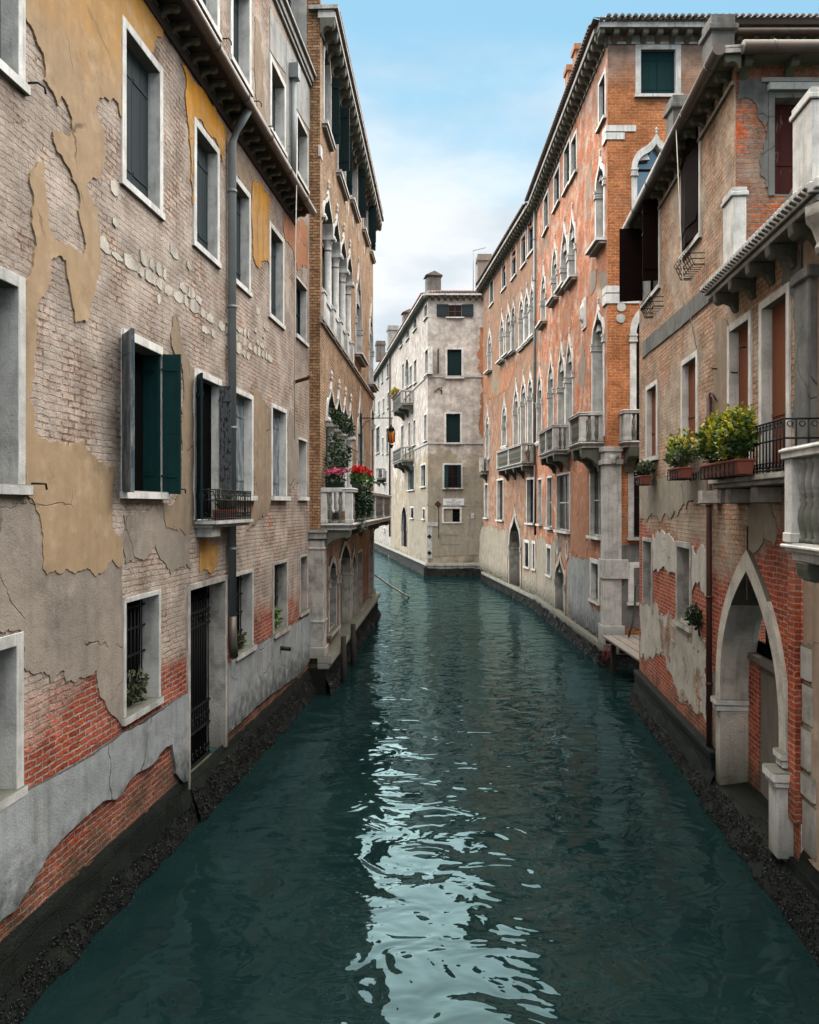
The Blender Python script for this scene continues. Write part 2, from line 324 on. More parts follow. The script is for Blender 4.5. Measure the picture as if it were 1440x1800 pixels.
# ------------------------------------------------------------------ mesh builder
WLOC = {}
class MB:
    def __init__(s, T=None):
        s.T = T or (lambda a, b, c: Vector((a, b, c))); s.l = []; s.f = []; s.mi = []; s.cur = 0; s.sm = []
    def v(s, a, b, c): s.l.append(Vector((a, b, c))); return len(s.l) - 1
    def face(s, idx, smooth=False): s.f.append(tuple(idx)); s.mi.append(s.cur); s.sm.append(smooth)
    def poly(s, pts): s.face([s.v(*p) for p in pts])
    def box(s, a0, a1, b0, b1, c0, c1):
        if a0 > a1: a0, a1 = a1, a0
        i = [s.v(a, b, c) for a in (a0, a1) for b in (b0, b1) for c in (c0, c1)]
        for q in ((0, 1, 3, 2), (4, 6, 7, 5), (0, 4, 5, 1), (2, 3, 7, 6), (0, 2, 6, 4), (1, 5, 7, 3)): s.face([i[k] for k in q])
        return s
    def prism(s, prof, a0, a1):                     # prof in (b, c), extruded along a
        n = len(prof); A = [s.v(a0, *p) for p in prof]; B = [s.v(a1, *p) for p in prof]
        s.face(A[::-1]); s.face(B)
        for k in range(n): s.face((A[k], A[(k + 1) % n], B[(k + 1) % n], B[k]))
        return s
    def slab(s, outline, b0, b1):                   # outline in (a, c), extruded along b; concave allowed
        tri = tessellate_polygon([[Vector((p[0], p[1], 0)) for p in outline]])
        n = len(outline); A = [s.v(p[0], b0, p[1]) for p in outline]; B = [s.v(p[0], b1, p[1]) for p in outline]
        for q in tri: s.face([B[k] for k in q])
        for k in range(n): s.face((A[k], A[(k + 1) % n], B[(k + 1) % n], B[k]))
        return s
    def strip(s, inner, outer, b0, b1):             # two open curves in (a, c): front face, inner and outer sides
        n = len(inner)
        I0 = [s.v(p[0], b0, p[1]) for p in inner]; I1 = [s.v(p[0], b1, p[1]) for p in inner]
        O0 = [s.v(p[0], b0, p[1]) for p in outer]; O1 = [s.v(p[0], b1, p[1]) for p in outer]
        for k in range(n - 1):
            s.face((I1[k], I1[k + 1], O1[k + 1], O1[k])); s.face((I0[k], I0[k + 1], I1[k + 1], I1[k]), False); s.face((O0[k], O1[k], O1[k + 1], O0[k + 1]))
            s.face((I0[k], O0[k], O0[k + 1], I0[k + 1]))
        for k in (0, n - 1): s.face((I0[k], I1[k], O1[k], O0[k]))
        return s
    def tube(s, pts, r, n=8, cap=True):
        P = [Vector(p) for p in pts]; rings = []
        for k, p in enumerate(P):
            d = (P[min(k + 1, len(P) - 1)] - P[max(k - 1, 0)]).normalized()
            e = d.cross(Vector((0, 0, 1)) if abs(d.z) < .9 else Vector((1, 0, 0))).normalized(); g = d.cross(e)
            rr = r[k] if isinstance(r, (list, tuple)) else r
            rings.append([s.v(*(p + (e * math.cos(6.2832 * j / n) + g * math.sin(6.2832 * j / n)) * rr)) for j in range(n)])
        for k in range(len(rings) - 1):
            for j in range(n): s.face((rings[k][j], rings[k][(j + 1) % n], rings[k + 1][(j + 1) % n], rings[k + 1][j]), True)
        if cap: s.face(rings[0][::-1]); s.face(rings[-1])
        return s
    def lathe(s, prof, a, b, n=12):                 # prof list of (r, c)
        rings = [[s.v(a + r * math.cos(6.2832 * j / n), b + r * math.sin(6.2832 * j / n), c) for j in range(n)] for r, c in prof]
        for k in range(len(rings) - 1):
            for j in range(n): s.face((rings[k][j], rings[k][(j + 1) % n], rings[k + 1][(j + 1) % n], rings[k + 1][j]), True)
        s.face(rings[0][::-1]); s.face(rings[-1]); return s
    def mesh(s, name, mats, org):
        me = bpy.data.meshes.new(name)
        me.from_pydata([s.T(*p) - org for p in s.l], [], s.f)
        for m in mats: me.materials.append(m)
        uvl = me.uv_layers.new(name='UVMap').data
        for p in me.polygons:
            p.material_index = s.mi[p.index]; p.use_smooth = s.sm[p.index]
            q = s.f[p.index]; A, B, Cc = s.l[q[0]], s.l[q[1]], s.l[q[2]]
            nn = (B - A).cross(Cc - A)
            if nn.length < 1e-12 and len(q) > 3: nn = (Cc - A).cross(s.l[q[3]] - A)
            ax = max(range(3), key=lambda k: abs(nn[k]))
            for li, vi in zip(p.loop_indices, q):
                w = s.l[vi]
                uvl[li].uv = ((w[1], w[2]), (w[0], w[2]), (w[0], w[1]))[ax]
        me.update(); return me
    def build(s, name, mats, parent=None, bevel=0, org=None, fixn=True):
        if not isinstance(mats, (list, tuple)): mats = [mats]
        W = [s.T(*p) for p in s.l]
        if org is None:
            mn = [min(w[k] for w in W) for k in range(3)]; mxx = [max(w[k] for w in W) for k in range(3)]
            org = Vector(((mn[0] + mxx[0]) / 2, (mn[1] + mxx[1]) / 2, mn[2]))
        me = s.mesh(name, mats, org)
        if fixn:
            bm = bmesh.new(); bm.from_mesh(me); bmesh.ops.recalc_face_normals(bm, faces=bm.faces); bm.to_mesh(me); bm.free()
        o = bpy.data.objects.new(name, me); COL.objects.link(o); WLOC[o.name] = org
        if parent is not None: o.parent = parent; o.location = org - WLOC[parent.name]
        else: o.location = org
        if bevel:
            b = o.modifiers.new('bevel', 'BEVEL'); b.width = bevel; b.segments = 1; b.limit_method = 'ANGLE'
        return o

def tag(o, label, cat, group=None):
    o['label'] = label; o['category'] = cat
    if group: o['group'] = group
    return o
def thing(name, loc, label, cat, group=None):
    o = bpy.data.objects.new(name, None); COL.objects.link(o); o.location = loc; o.empty_display_size = .3
    WLOC[o.name] = Vector(loc); return tag(o, label, cat, group)
def inst(src, name, parent, loc, rotz=0, scale=None):
    o = src.copy(); o.name = name; COL.objects.link(o); o.parent = parent
    o.location = Vector(loc) - WLOC[parent.name]; o.rotation_euler = (0, 0, rotz)
    if scale: o.scale = scale
    WLOC[o.name] = Vector(loc); return o
PROTO = {}
def shared(key, name, builder, mat, parent, loc, rotz=0, scale=None, bevel=0):
    if key not in PROTO:
        mb = MB(); builder(mb); o = mb.build(name, mat, parent, bevel, org=Vector((0, 0, 0))); PROTO[key] = o
        o.location = Vector(loc) - WLOC[parent.name]; o.rotation_euler = (0, 0, rotz); WLOC[o.name] = Vector(loc)
        if scale: o.scale = scale
        return o
    return inst(PROTO[key], name, parent, loc, rotz, scale)

# ------------------------------------------------------------------ facades
class Facade:
    def __init__(s, P, d, side):
        s.O = Vector((P[0], P[1], 0)); s.d = Vector((d[0], d[1], 0)).normalized()
        s.n = Vector((s.d.y, -s.d.x, 0)) * side          # side +1: normal to the right of d
        s.holes = []; s.arch = []
        s.rot = math.atan2(s.n.y, s.n.x) - math.pi / 2   # turns local +Y onto the normal
        s.T = lambda a, b, c: s.O + s.d * a + s.n * b + Vector((0, 0, c))
    def uz(s, px, py, off=0):
        r = Vector(((px - CX) / FPX, 1, 0)); P0 = s.O + s.n * off
        Y = s.n.dot(P0) / s.n.dot(r); p = r * Y
        return (p - s.O).dot(s.d), CAMZ + (HY - py) / FPX * Y
    def u(s, px, off=0): return s.uz(px, 0, off)[0]
    def z(s, px, py, off=0): return s.uz(px, py, off)[1]
    def rect(s, x0, x1, yt, yb, off=0):
        ua, z1 = s.uz(x0, yt, off); z0 = s.uz(x0, yb, off)[1]; ub = s.u(x1, off)
        return min(ua, ub), max(ua, ub), z0, z1
    def mb(s): return MB(s.T)
    def w(s, a, b, c): return s.T(a, b, c)
    def wall(s, H, name, mat, u0, u1, z0, z1, cut=None):
        us = sorted({u0, u1, *[min(max(h[k], u0), u1) for h in s.holes for k in (0, 1)]})
        zs = sorted({z0, z1, *[min(max(h[k], z0), z1) for h in s.holes for k in (2, 3)]})
        m = s.mb()
        for i in range(len(us) - 1):
            for j in range(len(zs) - 1):
                if us[i + 1] - us[i] < 1e-5 or zs[j + 1] - zs[j] < 1e-5: continue
                cu, cz = (us[i] + us[i + 1]) / 2, (zs[j] + zs[j + 1]) / 2
                if any(h[0] < cu < h[1] and h[2] < cz < h[3] for h in s.holes): continue
                if cut and cut(cu, cz): continue
                m.poly([(us[i], 0, zs[j]), (us[i + 1], 0, zs[j]), (us[i + 1], 0, zs[j + 1]), (us[i], 0, zs[j + 1])])
        for crv, ztop in s.arch:
            if not (u0 <= crv[0][0] <= u1 and z0 <= ztop <= z1): continue
            for k in range(len(crv) - 1):
                (a, c), (a2, c2) = crv[k], crv[k + 1]
                if a2 - a < 1e-6: continue
                m.poly([(a, 0, c), (a2, 0, c2), (a2, 0, ztop), (a, 0, ztop)])
        o = m.build(name, mat, H, fixn=False); return o

def planks(m, a0, a1, b0, b1, c0, c1, n, horiz=False, gap=.006):
    for k in range(n):
        j = random.uniform(-.002, .002)
        if horiz:
            h = (c1 - c0) / n; m.box(a0, a1, b0, b1 + j, c0 + k * h + gap / 2, c0 + (k + 1) * h - gap / 2)
        else:
            w = (a1 - a0) / n; m.box(a0 + k * w + gap / 2, a0 + (k + 1) * w - gap / 2, b0, b1 + j, c0, c1)
    m.box(a0 + .004, a1 - .004, b0 + .004, b1 - .008, c0 + .004, c1 - .004)

def leaf(F, parent, uh, off, dirn, ang, w, z0, z1, mat, horiz=False, n=3, label=None):
    """one shutter leaf hinged at u=uh; dirn = +1/-1: way it lies in the opening; ang = degrees it is swung outwards"""
    ca, sa = math.cos(R(ang)), math.sin(R(ang)); base = F.T
    T = lambda a, b, c: base(uh + dirn * (a * ca) + (-dirn) * 0 - dirn * b * sa * 1.0, off + a * sa + b * ca, c)
    m = MB(T); planks(m, 0, w, -.018, .018, z0, z1, n, horiz)
    if horiz:
        m.box(0, .05, -.024, .024, z0, z1); m.box(w - .05, w, -.024, .024, z0, z1)
    else:
        for q in (.14, .84): m.box(.02, w - .02, .018, .036, z0 + (z1 - z0) * q, z0 + (z1 - z0) * q + .09)
        for q in (.14, .84): m.box(.02, w - .02, -.036, -.018, z0 + (z1 - z0) * q, z0 + (z1 - z0) * q + .09)
    for q in (.12, .88): m.box(-.02, .22, -.03, -.026, z0 + (z1 - z0) * q, z0 + (z1 - z0) * q + .035)
    o = m.build('shutter', mat, parent)
    if label: o['label'] = label
    return o

def fill_opening(F, w, u0, u1, z0, z1, fill, rec, shut, n=4):
    um = (u0 + u1) / 2
    bk = rec + .05 if fill == 'none' else .7
    m = F.mb(); m.box(u0 - .05 * (bk > .5), u1 + .05 * (bk > .5), -bk - .05, -bk, z0, z1); m.build('interior_shade', M['room_shade'], w)  # black sheet paints the room's darkness behind the opening
    if fill == 'shut':
        for a, b in ((u0, um - .004), (um + .004, u1)):
            m = F.mb(); planks(m, a, b, -rec - .035, -rec, z0, z1, max(1, n // 2))
            for q in (.15, .8): m.box(a + .03, b - .03, -rec, -rec + .012, z0 + (z1 - z0) * q, z0 + (z1 - z0) * q + .05)
            m.build('shutter', shut, w)
    elif fill == 'door':
        m = F.mb(); planks(m, u0, u1, -rec - .04, -rec, z0, z1, n)
        for q in (.35,): m.box(u0 + .02, u1 - .02, -rec, -rec + .012, z0 + (z1 - z0) * q, z0 + (z1 - z0) * q + .05)
        m.build('door', shut, w)
    elif fill in ('glass', 'glass_sky'):
        m = F.mb(); m.box(u0, u1, -rec - .012, -rec, z0, z1); m.build('pane', M[fill], w)
        m = F.mb(); f = .045
        for a, b in ((u0, u0 + f), (um - f / 2, um + f / 2), (u1 - f, u1)): m.box(a, b, -rec - .03, -rec + .03, z0, z1)
        h = z1 - z0; nb = 2 if h < 2.6 else 3
        for k in range(nb + 1):
            c = z0 + (h - f) * k / nb; m.box(u0 + f, um - f / 2, -rec - .028, -rec + .028, c, c + f); m.box(um + f / 2, u1 - f, -rec - .028, -rec + .028, c, c + f)
        m.build('casement', shut, w)
    elif fill == 'bars':
        m = F.mb(); k = int((u1 - u0) / .13) + 1
        for i in range(1, k):
            a = u0 + (u1 - u0) * i / k; m.tube([(a, -rec, z0), (a, -rec, z1)], .011, 6)
        for q in (.2, .45, .7, .9): m.box(u0, u1, -rec - .005, -rec + .005, z0 + (z1 - z0) * q, z0 + (z1 - z0) * q + .03)
        m.build('bars', M['iron'], w)
        m = F.mb(); m.box(u0, u1, -rec - .09, -rec - .07, z0, z1); m.build('pane', M['room_shade'], w)  # black sheet behind the bars, painted room shade rather than glass

def window(F, H, x0, x1, yt, yb, fw=.13, proj=.03, depth=.3, fill='shut', rec=.14, mat='stone', shut='shut_grey', sill=.09, lint=True, n=4, name='window', label=None, jamb=True, uz=None, sh=.11):
    u0, u1, z0, z1 = uz or F.rect(x0, x1, yt, yb)
    F.holes.append((u0 + .01, u1 - .01, z0 + .01, z1 - .01))
    m = F.mb(); p = proj; d = -depth
    fj = fw if jamb else .03
    m.box(u0, u0 + fj, d, p if jamb else .004, z0, z1); m.box(u1 - fj, u1, d, p if jamb else .004, z0, z1)
    m.box(u0 + fj, u1 - fj, d, p, z1 - fw, z1)
    w = m.build(name, M[mat], H, .006)
    if label: w['label'] = label
    if sill:
        m = F.mb(); m.box(u0 - .04, u1 + .04, d, p + sill, z0, z0 + sh); m.build('sill', M[mat], w, .008); zb = z0 + sh
    else:
        m = F.mb(); m.box(u0 + fj, u1 - fj, d, .005, z0, z0 + .03); m.build('sill', M[mat], w); zb = z0 + .03
    fill_opening(F, w, u0 + fj, u1 - fj, zb, z1 - fw, fill, rec, M[shut] if isinstance(shut, str) else shut, n)
    w['_'] = 0; del w['_']
    return w, (u0 + fj, u1 - fj, zb, z1 - fw)

def curve(kind, uc, w, z0, h, n=22):
    pts = []
    def yy(t):
        if kind == 'round': return math.sqrt(max(0, 1 - (1 - t) ** 2))
        if kind == 'pointed': return t ** .37
        a = math.sqrt(max(0, 1 - (1 - min(t / .8, 1)) ** 2)); return .66 * a + .34 * (max(t - .5, 0) / .5) ** 2.0
    for k in range(n + 1):
        s_ = k / n; t = s_ ** 1.8; pts.append((uc - w / 2 * (1 - t), z0 + h * yy(t)))
    for p in pts[-2::-1]: pts.append((2 * uc - p[0], p[1]))
    return pts

def archwin(F, H, x0, x1, yap, ybot, yspr=None, kind='ogee', fw=.12, proj=.05, depth=.3, fill='glass', rec=.2, mat='stone_grey', shut='shut_green', capital=True, sill=.12, cusp=True, hfrac=None, name='window', uz=None, label=None):
    if uz: u0, u1, zb, za, zs = uz
    else:
        ua, ub = F.u(x0), F.u(x1); u0, u1 = min(ua, ub), max(ua, ub); xm = (x0 + x1) / 2
        za = F.z(xm, yap); zb = F.z(x0, ybot)
        zs = F.z(x0, yspr) if yspr else za - (u1 - u0) * (1.05 if kind == 'ogee' else .8 if kind == 'pointed' else .5)
    uc, wo = (u0 + u1) / 2, u1 - u0; wi = wo - 2 * fw
    hi = (za - zs) - fw * (2.0 if kind == 'ogee' else 1.3)
    inn = curve(kind, uc, wi, zs, hi); out = curve(kind, uc, wo, zs, za - zs)
    holec = curve(kind, uc, wo - .02, zs, za - zs - .012)
    F.holes.append((u0 + .01, u1 - .01, zb + .01, za)); F.arch.append((holec, za))
    m = F.mb(); m.strip(inn, out, -depth, proj)
    m.box(u0, u0 + fw, -depth, proj - .004, zb, zs); m.box(u1 - fw, u1, -depth, proj - .004, zb, zs)
    m.box(u0 + fw, u1 - fw, -depth - .1, -.01, zb - .2, zb + .02)
    if kind == 'ogee':      # finial
        m.lathe([(.03, za - .02), (.045, za + .03), (.02, za + .07), (.05, za + .12), (.012, za + .2)], uc, proj * .5, 8)
        if cusp:
            for half in (inn[7:17], inn[-17:-7]):
                mid_ = half[len(half) // 2]; tip = (mid_[0] + (uc - mid_[0]) * .55, mid_[1] - hi * .13)
                pts = list(half) + [tip]; m.slab(pts, -.14, -.03)
    w = m.build(name, M[mat], H, .005)
    if label: w['label'] = label
    if capital:
        for a in (u0 - .03, u1 - fw - .03):
            m = F.mb(); m.box(a, a + fw + .06, -depth, proj + .05, zs - .06, zs + .01); m.box(a + .015, a + fw + .045, -depth, proj + .03, zs - .16, zs - .06); m.box(a, a + fw + .06, -depth, proj + .04, zs - .24, zs - .17)
            m.build('capital', M[mat], w, .006)
    if sill:
        m = F.mb(); m.box(u0 - .12, u1 + .12, -depth, proj + sill, zb - .1, zb); m.box(u0 - .06, u1 + .06, 0, proj + sill * .6, zb - .18, zb - .1); m.build('sill', M[mat], w, .008)
    m = F.mb(); m.box(u0 + .03, u1 - .03, -depth - .06, -depth - .01, zb, zs + (za - zs) * .4); m.box(uc - wi * .32, uc + wi * .32, -depth - .06, -depth - .01, zs + (za - zs) * .4, za - .12); m.build('interior_shade', M['room_shade'], w)  # black sheets closing the arch, their colour is the room's shade
    m = F.mb()
    outl = [(uc - wi / 2, zb)] + inn + [(uc + wi / 2, zb)]
    if fill in ('glass', 'glass_sky'):
        m.slab(outl, -rec - .012, -rec); m.build('pane', M[fill], w)
        m = F.mb(); f = .05
        for a, b in ((uc - wi / 2, uc - wi / 2 + f), (uc - f / 2, uc + f / 2), (uc + wi / 2 - f, uc + wi / 2)): m.box(a, b, -rec - .02, -rec + .03, zb, zs)
        for c in (zb, (zb + zs) / 2, zs): m.box(uc - wi / 2 + f, uc + wi / 2 - f, -rec - .018, -rec + .028, c, c + f * 1.3)
        m.build('casement', M[shut], w)
    elif fill == 'shut':
        m.slab(outl, -rec - .03, -rec); m.build('shutter', M[shut], w)
    elif fill == 'stone':
        m.slab(outl, -rec - .03, -rec); m.build('panel', M['stone_grey'], w)
    return w, (uc, wi, zb, zs, za)

def jag(pts, seg=.09, amp=.028, seed=0):
    """torn outline: midpoint displacement between the traced points"""
    rnd = random.Random(seed); out = []; rough = min(.22, amp * 5.5)
    def sub(p, q, d):
        L_ = (q - p).length
        if L_ < max(.03, seg * .4) or d > 7: out.append((p.x, p.y)); return
        nv = Vector((-(q - p).y, (q - p).x)); mid_ = (p + q) / 2 + nv * max(-.3, min(.3, rnd.gauss(0, rough * min(1, .45 / L_)))) + (q - p) * rnd.uniform(-.12, .12)
        sub(p, mid_, d + 1); sub(mid_, q, d + 1)
    for k in range(len(pts)): sub(Vector(pts[k]), Vector(pts[(k + 1) % len(pts)]), 0)
    return out
def patch(F, H, px, mat, t=.018, seed=1, amp=.022, name='plaster', seg=.09, label=None):
    m = F.mb(); pts = jag([F.uz(x, y) for x, y in px], seg, amp, seed); m.slab(pts, -.01, t)
    o = m.build(name, M[mat], H)
    if label: o['label'] = label
    return o

def bracket_shape(l, h, w):
    def f(m):
        prof = [(0, 0), (0, -h), (l * .12, -h * 1.0), (l * .3, -h * .62), (l * .55, -h * .5), (l * .8, -h * .62), (l * .97, -h * .45), (l, -h * .1), (l, 0)]
        m.prism(prof, -w / 2, w / 2)
    return f
def cornice(F, H, u0, u1, z, proj, th=.1, step=.55, bl=None, bh=.24, bw=.13, mat='stone_dirty', gutter=None, frieze=.0, bmat=None, roof=None, key=None, name='cornice'):
    m = F.mb(); m.box(u0, u1, -.05, proj, z, z + th); m.box(u0, u1, -.05, proj * .9, z + th, z + th + .05); m.box(u0 + .4, u1, -.02, .05, z - .3, z - .22)
    c = m.build(name, M[mat], H, .008)
    bl = bl or proj * .85; n = max(1, int(round((u1 - u0) / step))); key = key or ('br', bl, bh, bw, bmat or mat)
    for k in range(n + 1):
        a = u0 + .1 + (u1 - u0 - .2) * k / n
        shared(key, 'bracket', bracket_shape(bl, bh, bw), M[bmat or mat], c, F.w(a, 0, z - .001), F.rot, bevel=.01)
    if gutter:
        m = F.mb(); m.tube([(u0 - .05, proj + gutter * .6, z + th * .6), (u1 + .05, proj + gutter * .6, z + th * .6)], gutter, 12); 
        k = u0 + .4
        while k < u1: m.tube([(k, proj + gutter * .6, z + th * .6), (k + .03, proj + gutter * .6, z + th * .6)], gutter + .008, 12); k += 1.6
        m.build('gutter', M['gutter'], c)
    return c

def tile_roof(F, H, u0, u1, z, over, depth, slope, mat='tile', step=.2, name='roof', hip=(1, 1)):
    m = F.mb(); n = int((u1 - u0) / step); zz = lambda b: z + (over - b) * slope
    depth = min(depth, (u1 - u0) / 2 - .7); hp = depth + over
    m.poly([(u0, over - .04, zz(over)), (u1, over - .04, zz(over)), (u1 - hp * hip[1], -depth, zz(-depth)), (u0 + hp * hip[0], -depth, zz(-depth))])
    for k in range(n):
        a = u0 + (k + .5) * (u1 - u0) / n; r = step * .36
        for j in range(0, 5):
            b0 = over - j * .38; b1 = b0 - .42
            if (a - u0 < (over - b1) * hip[0]) or (u1 - a < (over - b1) * hip[1]): continue
            rg = [[m.v(a + r * (1 - .12 * (b == b1)) * math.cos(math.pi * q / 5), b, zz(b) + r * math.sin(math.pi * q / 5) + (.03 if b == b0 else 0)) for q in range(6)] for b in (b0, b1)]
            for q in range(5): m.face((rg[0][q], rg[0][q + 1], rg[1][q + 1], rg[1][q]), True)
            m.face(rg[0])
    return m.build(name, M[mat], H, fixn=False)

def baluster_f(h):
    def f(m):
        q = [(.055, 0), (.055, .05), (.035, .07), (.05, .16), (.068, .28), (.06, .38), (.035, .46), (.048, .5), (.035, .54), (.055, .64), (.06, .72), (.04, .86), (.034, .92), (.055, .95), (.055, 1)]
        m.lathe([(r, c * h) for r, c in q], 0, 0, 10)
    return f
def corbel_f(l, h, w):
    def f(m): m.prism([(0, 0), (0, -h), (l * .15, -h), (l * .22, -h * .78), (l * .45, -h * .52), (l * .78, -h * .38), (l * .86, -h * .46), (l * .97, -h * .36), (l, -h * .16), (l, 0)], -w / 2, w / 2)
    return f
def balcony(F, H, ua, ub, zf, proj, rh=.95, corb=(), ch=.6, cw=.24, step=.2, mat='stone_grey', ped=(), label=None):
    """stone balcony from ua to ub along the wall: slab > rail, pedestals, balusters, corbels"""
    m = F.mb(); m.box(ua, ub, -.05, proj, zf - .1, zf); m.box(ua + .05, ub - .05, -.05, proj - .06, zf - .2, zf - .1); m.box(ua - .03, ub + .03, -.05, proj + .04, zf - .06, zf - .02)
    B = m.build('balcony', M[mat], H, .012)
    if label: B['label'] = label
    e = .1
    m = F.mb(); zt = zf + rh
    m.box(ua - .03, ub + .03, proj - 2 * e - .04, proj + .03, zt - .12, zt); m.box(ua - .03, ua + 2 * e, 0, proj - 2 * e - .04, zt - .12, zt); m.box(ub - 2 * e, ub + .03, 0, proj - 2 * e - .04, zt - .12, zt)
    m.box(ua - .05, ub + .05, proj - 2 * e - .06, proj + .05, zt - .05, zt - .015)
    m.build('rail', M[mat], B, .01)
    peds = [(ua + e, proj - e), (ub - e, proj - e)] + [(q, proj - e) for q in ped] + [(ua + e, .06), (ub - e, .06)]
    for a, b in peds:
        m = F.mb(); m.box(a - e, a + e, b - e if b > .2 else -.04, b + e, zf, zt - .12); m.box(a - e - .015, a + e + .015, (b - e if b > .2 else -.04), b + e + .015, zf, zf + .1)
        m.build('pedestal', M[mat], B, .008)
    bh = rh - .12
    n = max(1, int((ub - ua - 4 * e) / step))
    for k in range(n):
        a = ua + 2 * e + (ub - ua - 4 * e) * (k + .5) / n
        if any(abs(a - q) < e + .03 for q in ped): continue
        shared(('bal', round(bh, 3), mat), 'baluster', baluster_f(bh), M[mat], B, F.w(a, proj - e, zf))
    n2 = max(1, int((proj - 3 * e) / step))
    for a in (ua + e, ub - e):
        for k in range(n2):
            b = e + (proj - 3 * e) * (k + .5) / n2
            shared(('bal', round(bh, 3), mat), 'baluster', baluster_f(bh), M[mat], B, F.w(a, b, zf))
    for q in corb:
        shared(('cor', proj, ch, cw, mat), 'corbel', corbel_f(proj * .92, ch, cw), M[mat], B, F.w(q, 0, zf - .2), F.rot, bevel=.012)
    return B

def crust(F, H, u0, u1, prof, name='foundation', nsh=0, zt=.55, seed=3, mat='quay', step=.14, shell=.03):
    m = F.mb(); n = int((u1 - u0) / step); rows = []
    pp = []
    for k in range(len(prof) - 1):
        for j in range(4): q = j / 4; pp.append((prof[k][0] * (1 - q) + prof[k + 1][0] * q, prof[k][1] * (1 - q) + prof[k + 1][1] * q))
    pp.append(prof[-1])
    def at(a, k):
        b, c = pp[k]; nz_ = noise.fractal(Vector((a * 1.7 + seed, c * 2.5, seed)), 1, 2, 4)
        amp = .0 if k == 0 else .035 + .09 * min(1, max(0, (zt - c)))
        return b + nz_ * amp, c + (0 if k == 0 else noise.noise(Vector((a * 3, c * 5, seed + 7))) * .025)
    for i in range(n + 1):
        a = u0 + (u1 - u0) * i / n; rows.append([m.v(a, *at(a, k)) for k in range(len(pp))])
    for i in range(n):
        for k in range(len(pp) - 1): m.face((rows[i][k], rows[i + 1][k], rows[i + 1][k + 1], rows[i][k + 1]), True)
    o = m.build(name, M[mat], H)
    if nsh:
        rnd = random.Random(seed); m = F.mb()
        for q in range(nsh):
            a = rnd.uniform(u0, u1); k = rnd.randrange(len(pp) - 1); b, c = at(a, k); b2, c2 = at(a, k + 1); s_ = rnd.random(); b = b + (b2 - b) * s_; c = c + (c2 - c) * s_
            lim = zt + .12 * noise.noise(Vector((a * 1.3, 3, seed)))
            if c > lim or c < -.12 or noise.noise(Vector((a * 4, c * 6, seed))) < -.25: continue
            ax = Vector((rnd.gauss(0, 1), abs(rnd.gauss(0, .8)), rnd.gauss(0, 1))).normalized(); up = Vector((rnd.gauss(0, 1), 1.0, rnd.gauss(0, 1))).normalized()
            sd = ax.cross(up)
            if sd.length < .1: continue
            sd.normalize(); up = sd.cross(ax); l = shell * rnd.uniform(.7, 1.6); cc = Vector((a, b + .008, c))
            P_ = [cc + ax * l, cc - ax * l * .8, cc + sd * l * .45, cc - sd * l * .45, cc + up * l * .4, cc - up * l * .3]
            I = [m.v(*p) for p in P_]
            for f_ in ((0, 2, 4), (2, 1, 4), (1, 3, 4), (3, 0, 4), (2, 0, 5), (1, 2, 5), (3, 1, 5), (0, 3, 5)): m.face([I[x] for x in f_], False)
        s2 = m.build('mussel_crust', M['mussel'], o, fixn=False); s2['kind'] = 'stuff'
    return o

def leaves(m, c, rad, n, size, rnd, droop=0., flat=.0):
    for k in range(n):
        while True:
            p = Vector((rnd.uniform(-1, 1), rnd.uniform(-1, 1), rnd.uniform(-1, 1)))
            if p.length <= 1: break
        nn = noise.noise(p * 2.3 + Vector(c) * 3)
        if nn < -.22: continue
        p = p * (0.8 + .35 * nn)
        q = Vector((c[0] + p.x * rad[0], c[1] + p.y * rad[1], c[2] + p.z * rad[2]))
        a = Vector((p.x + rnd.gauss(0, .6), p.y + rnd.gauss(0, .6), abs(p.z) * .6 + rnd.gauss(.3, .5) - droop)).normalized()
        sd = a.cross(Vector((rnd.gauss(0, 1), rnd.gauss(0, 1), rnd.gauss(0, 1))))
        if sd.length < .05: continue
        sd.normalize(); nm = sd.cross(a); l = size * rnd.uniform(.6, 1.3); w = l * .36
        P_ = [q, q + a * l * .5 + sd * w + nm * l * .08, q + a * l, q + a * l * .5 - sd * w + nm * l * .08]
        I = [m.v(*x) for x in P_]; m.face((I[0], I[1], I[2])); m.face((I[0], I[2], I[3]))

# ------------------------------------------------------------------ canal water
m = MB(); m.poly([(-60, -30, 0), (60, -30, 0), (60, 180, 0), (-60, 180, 0)])
o = m.build('canal_water', M['water'], None, org=Vector((0, 0, 0)), fixn=False); o['kind'] = 'structure'; o['label'] = 'dark teal rippled canal water'
m = MB(); m.poly([(-400, -300, -2.5), (400, -300, -2.5), (400, 600, -2.5), (-400, 600, -2.5)])
o = m.build('canal_bed', M['quay'], None, org=Vector((0, 0, -2.5)), fixn=False); o['kind'] = 'structure'

# ================================================================== HOUSE ON THE LEFT (near)
def line(X0, v): return (X0, 0), ((v - CX) / FPX, 1)
F = FL1 = Facade(*line(-4.7, 853), 1)
H = thing('canal_house', FL1.w(14, -3, 0), 'nearest house on the left, patchy ochre plaster over pale brick, white framed windows', 'house', 'houses along the canal')
UE = F.u(544)
kw = dict(fill='shut', shut='shut_grey')
U1z = F.rect(212, 284, 24, 325)
window(F, H, 0, 0, 0, 0, uz=(F.u(41) - 1.35, F.u(41), F.z(41, 167), U1z[3]), sill=.03, depth=.3, rec=.16, **kw)
for a in ((212, 284, 24, 325), (339, 384, 203, 433), (405, 439, 297, 493), (472, 498, 386, 558)): window(F, H, *a, sill=.02, rec=.15, fw=.12, **kw)
window(F, H, 520, 539.5, 484, 594, sill=.03, rec=.2, fw=.06, fill='glass', shut='shut_green', jamb=False)
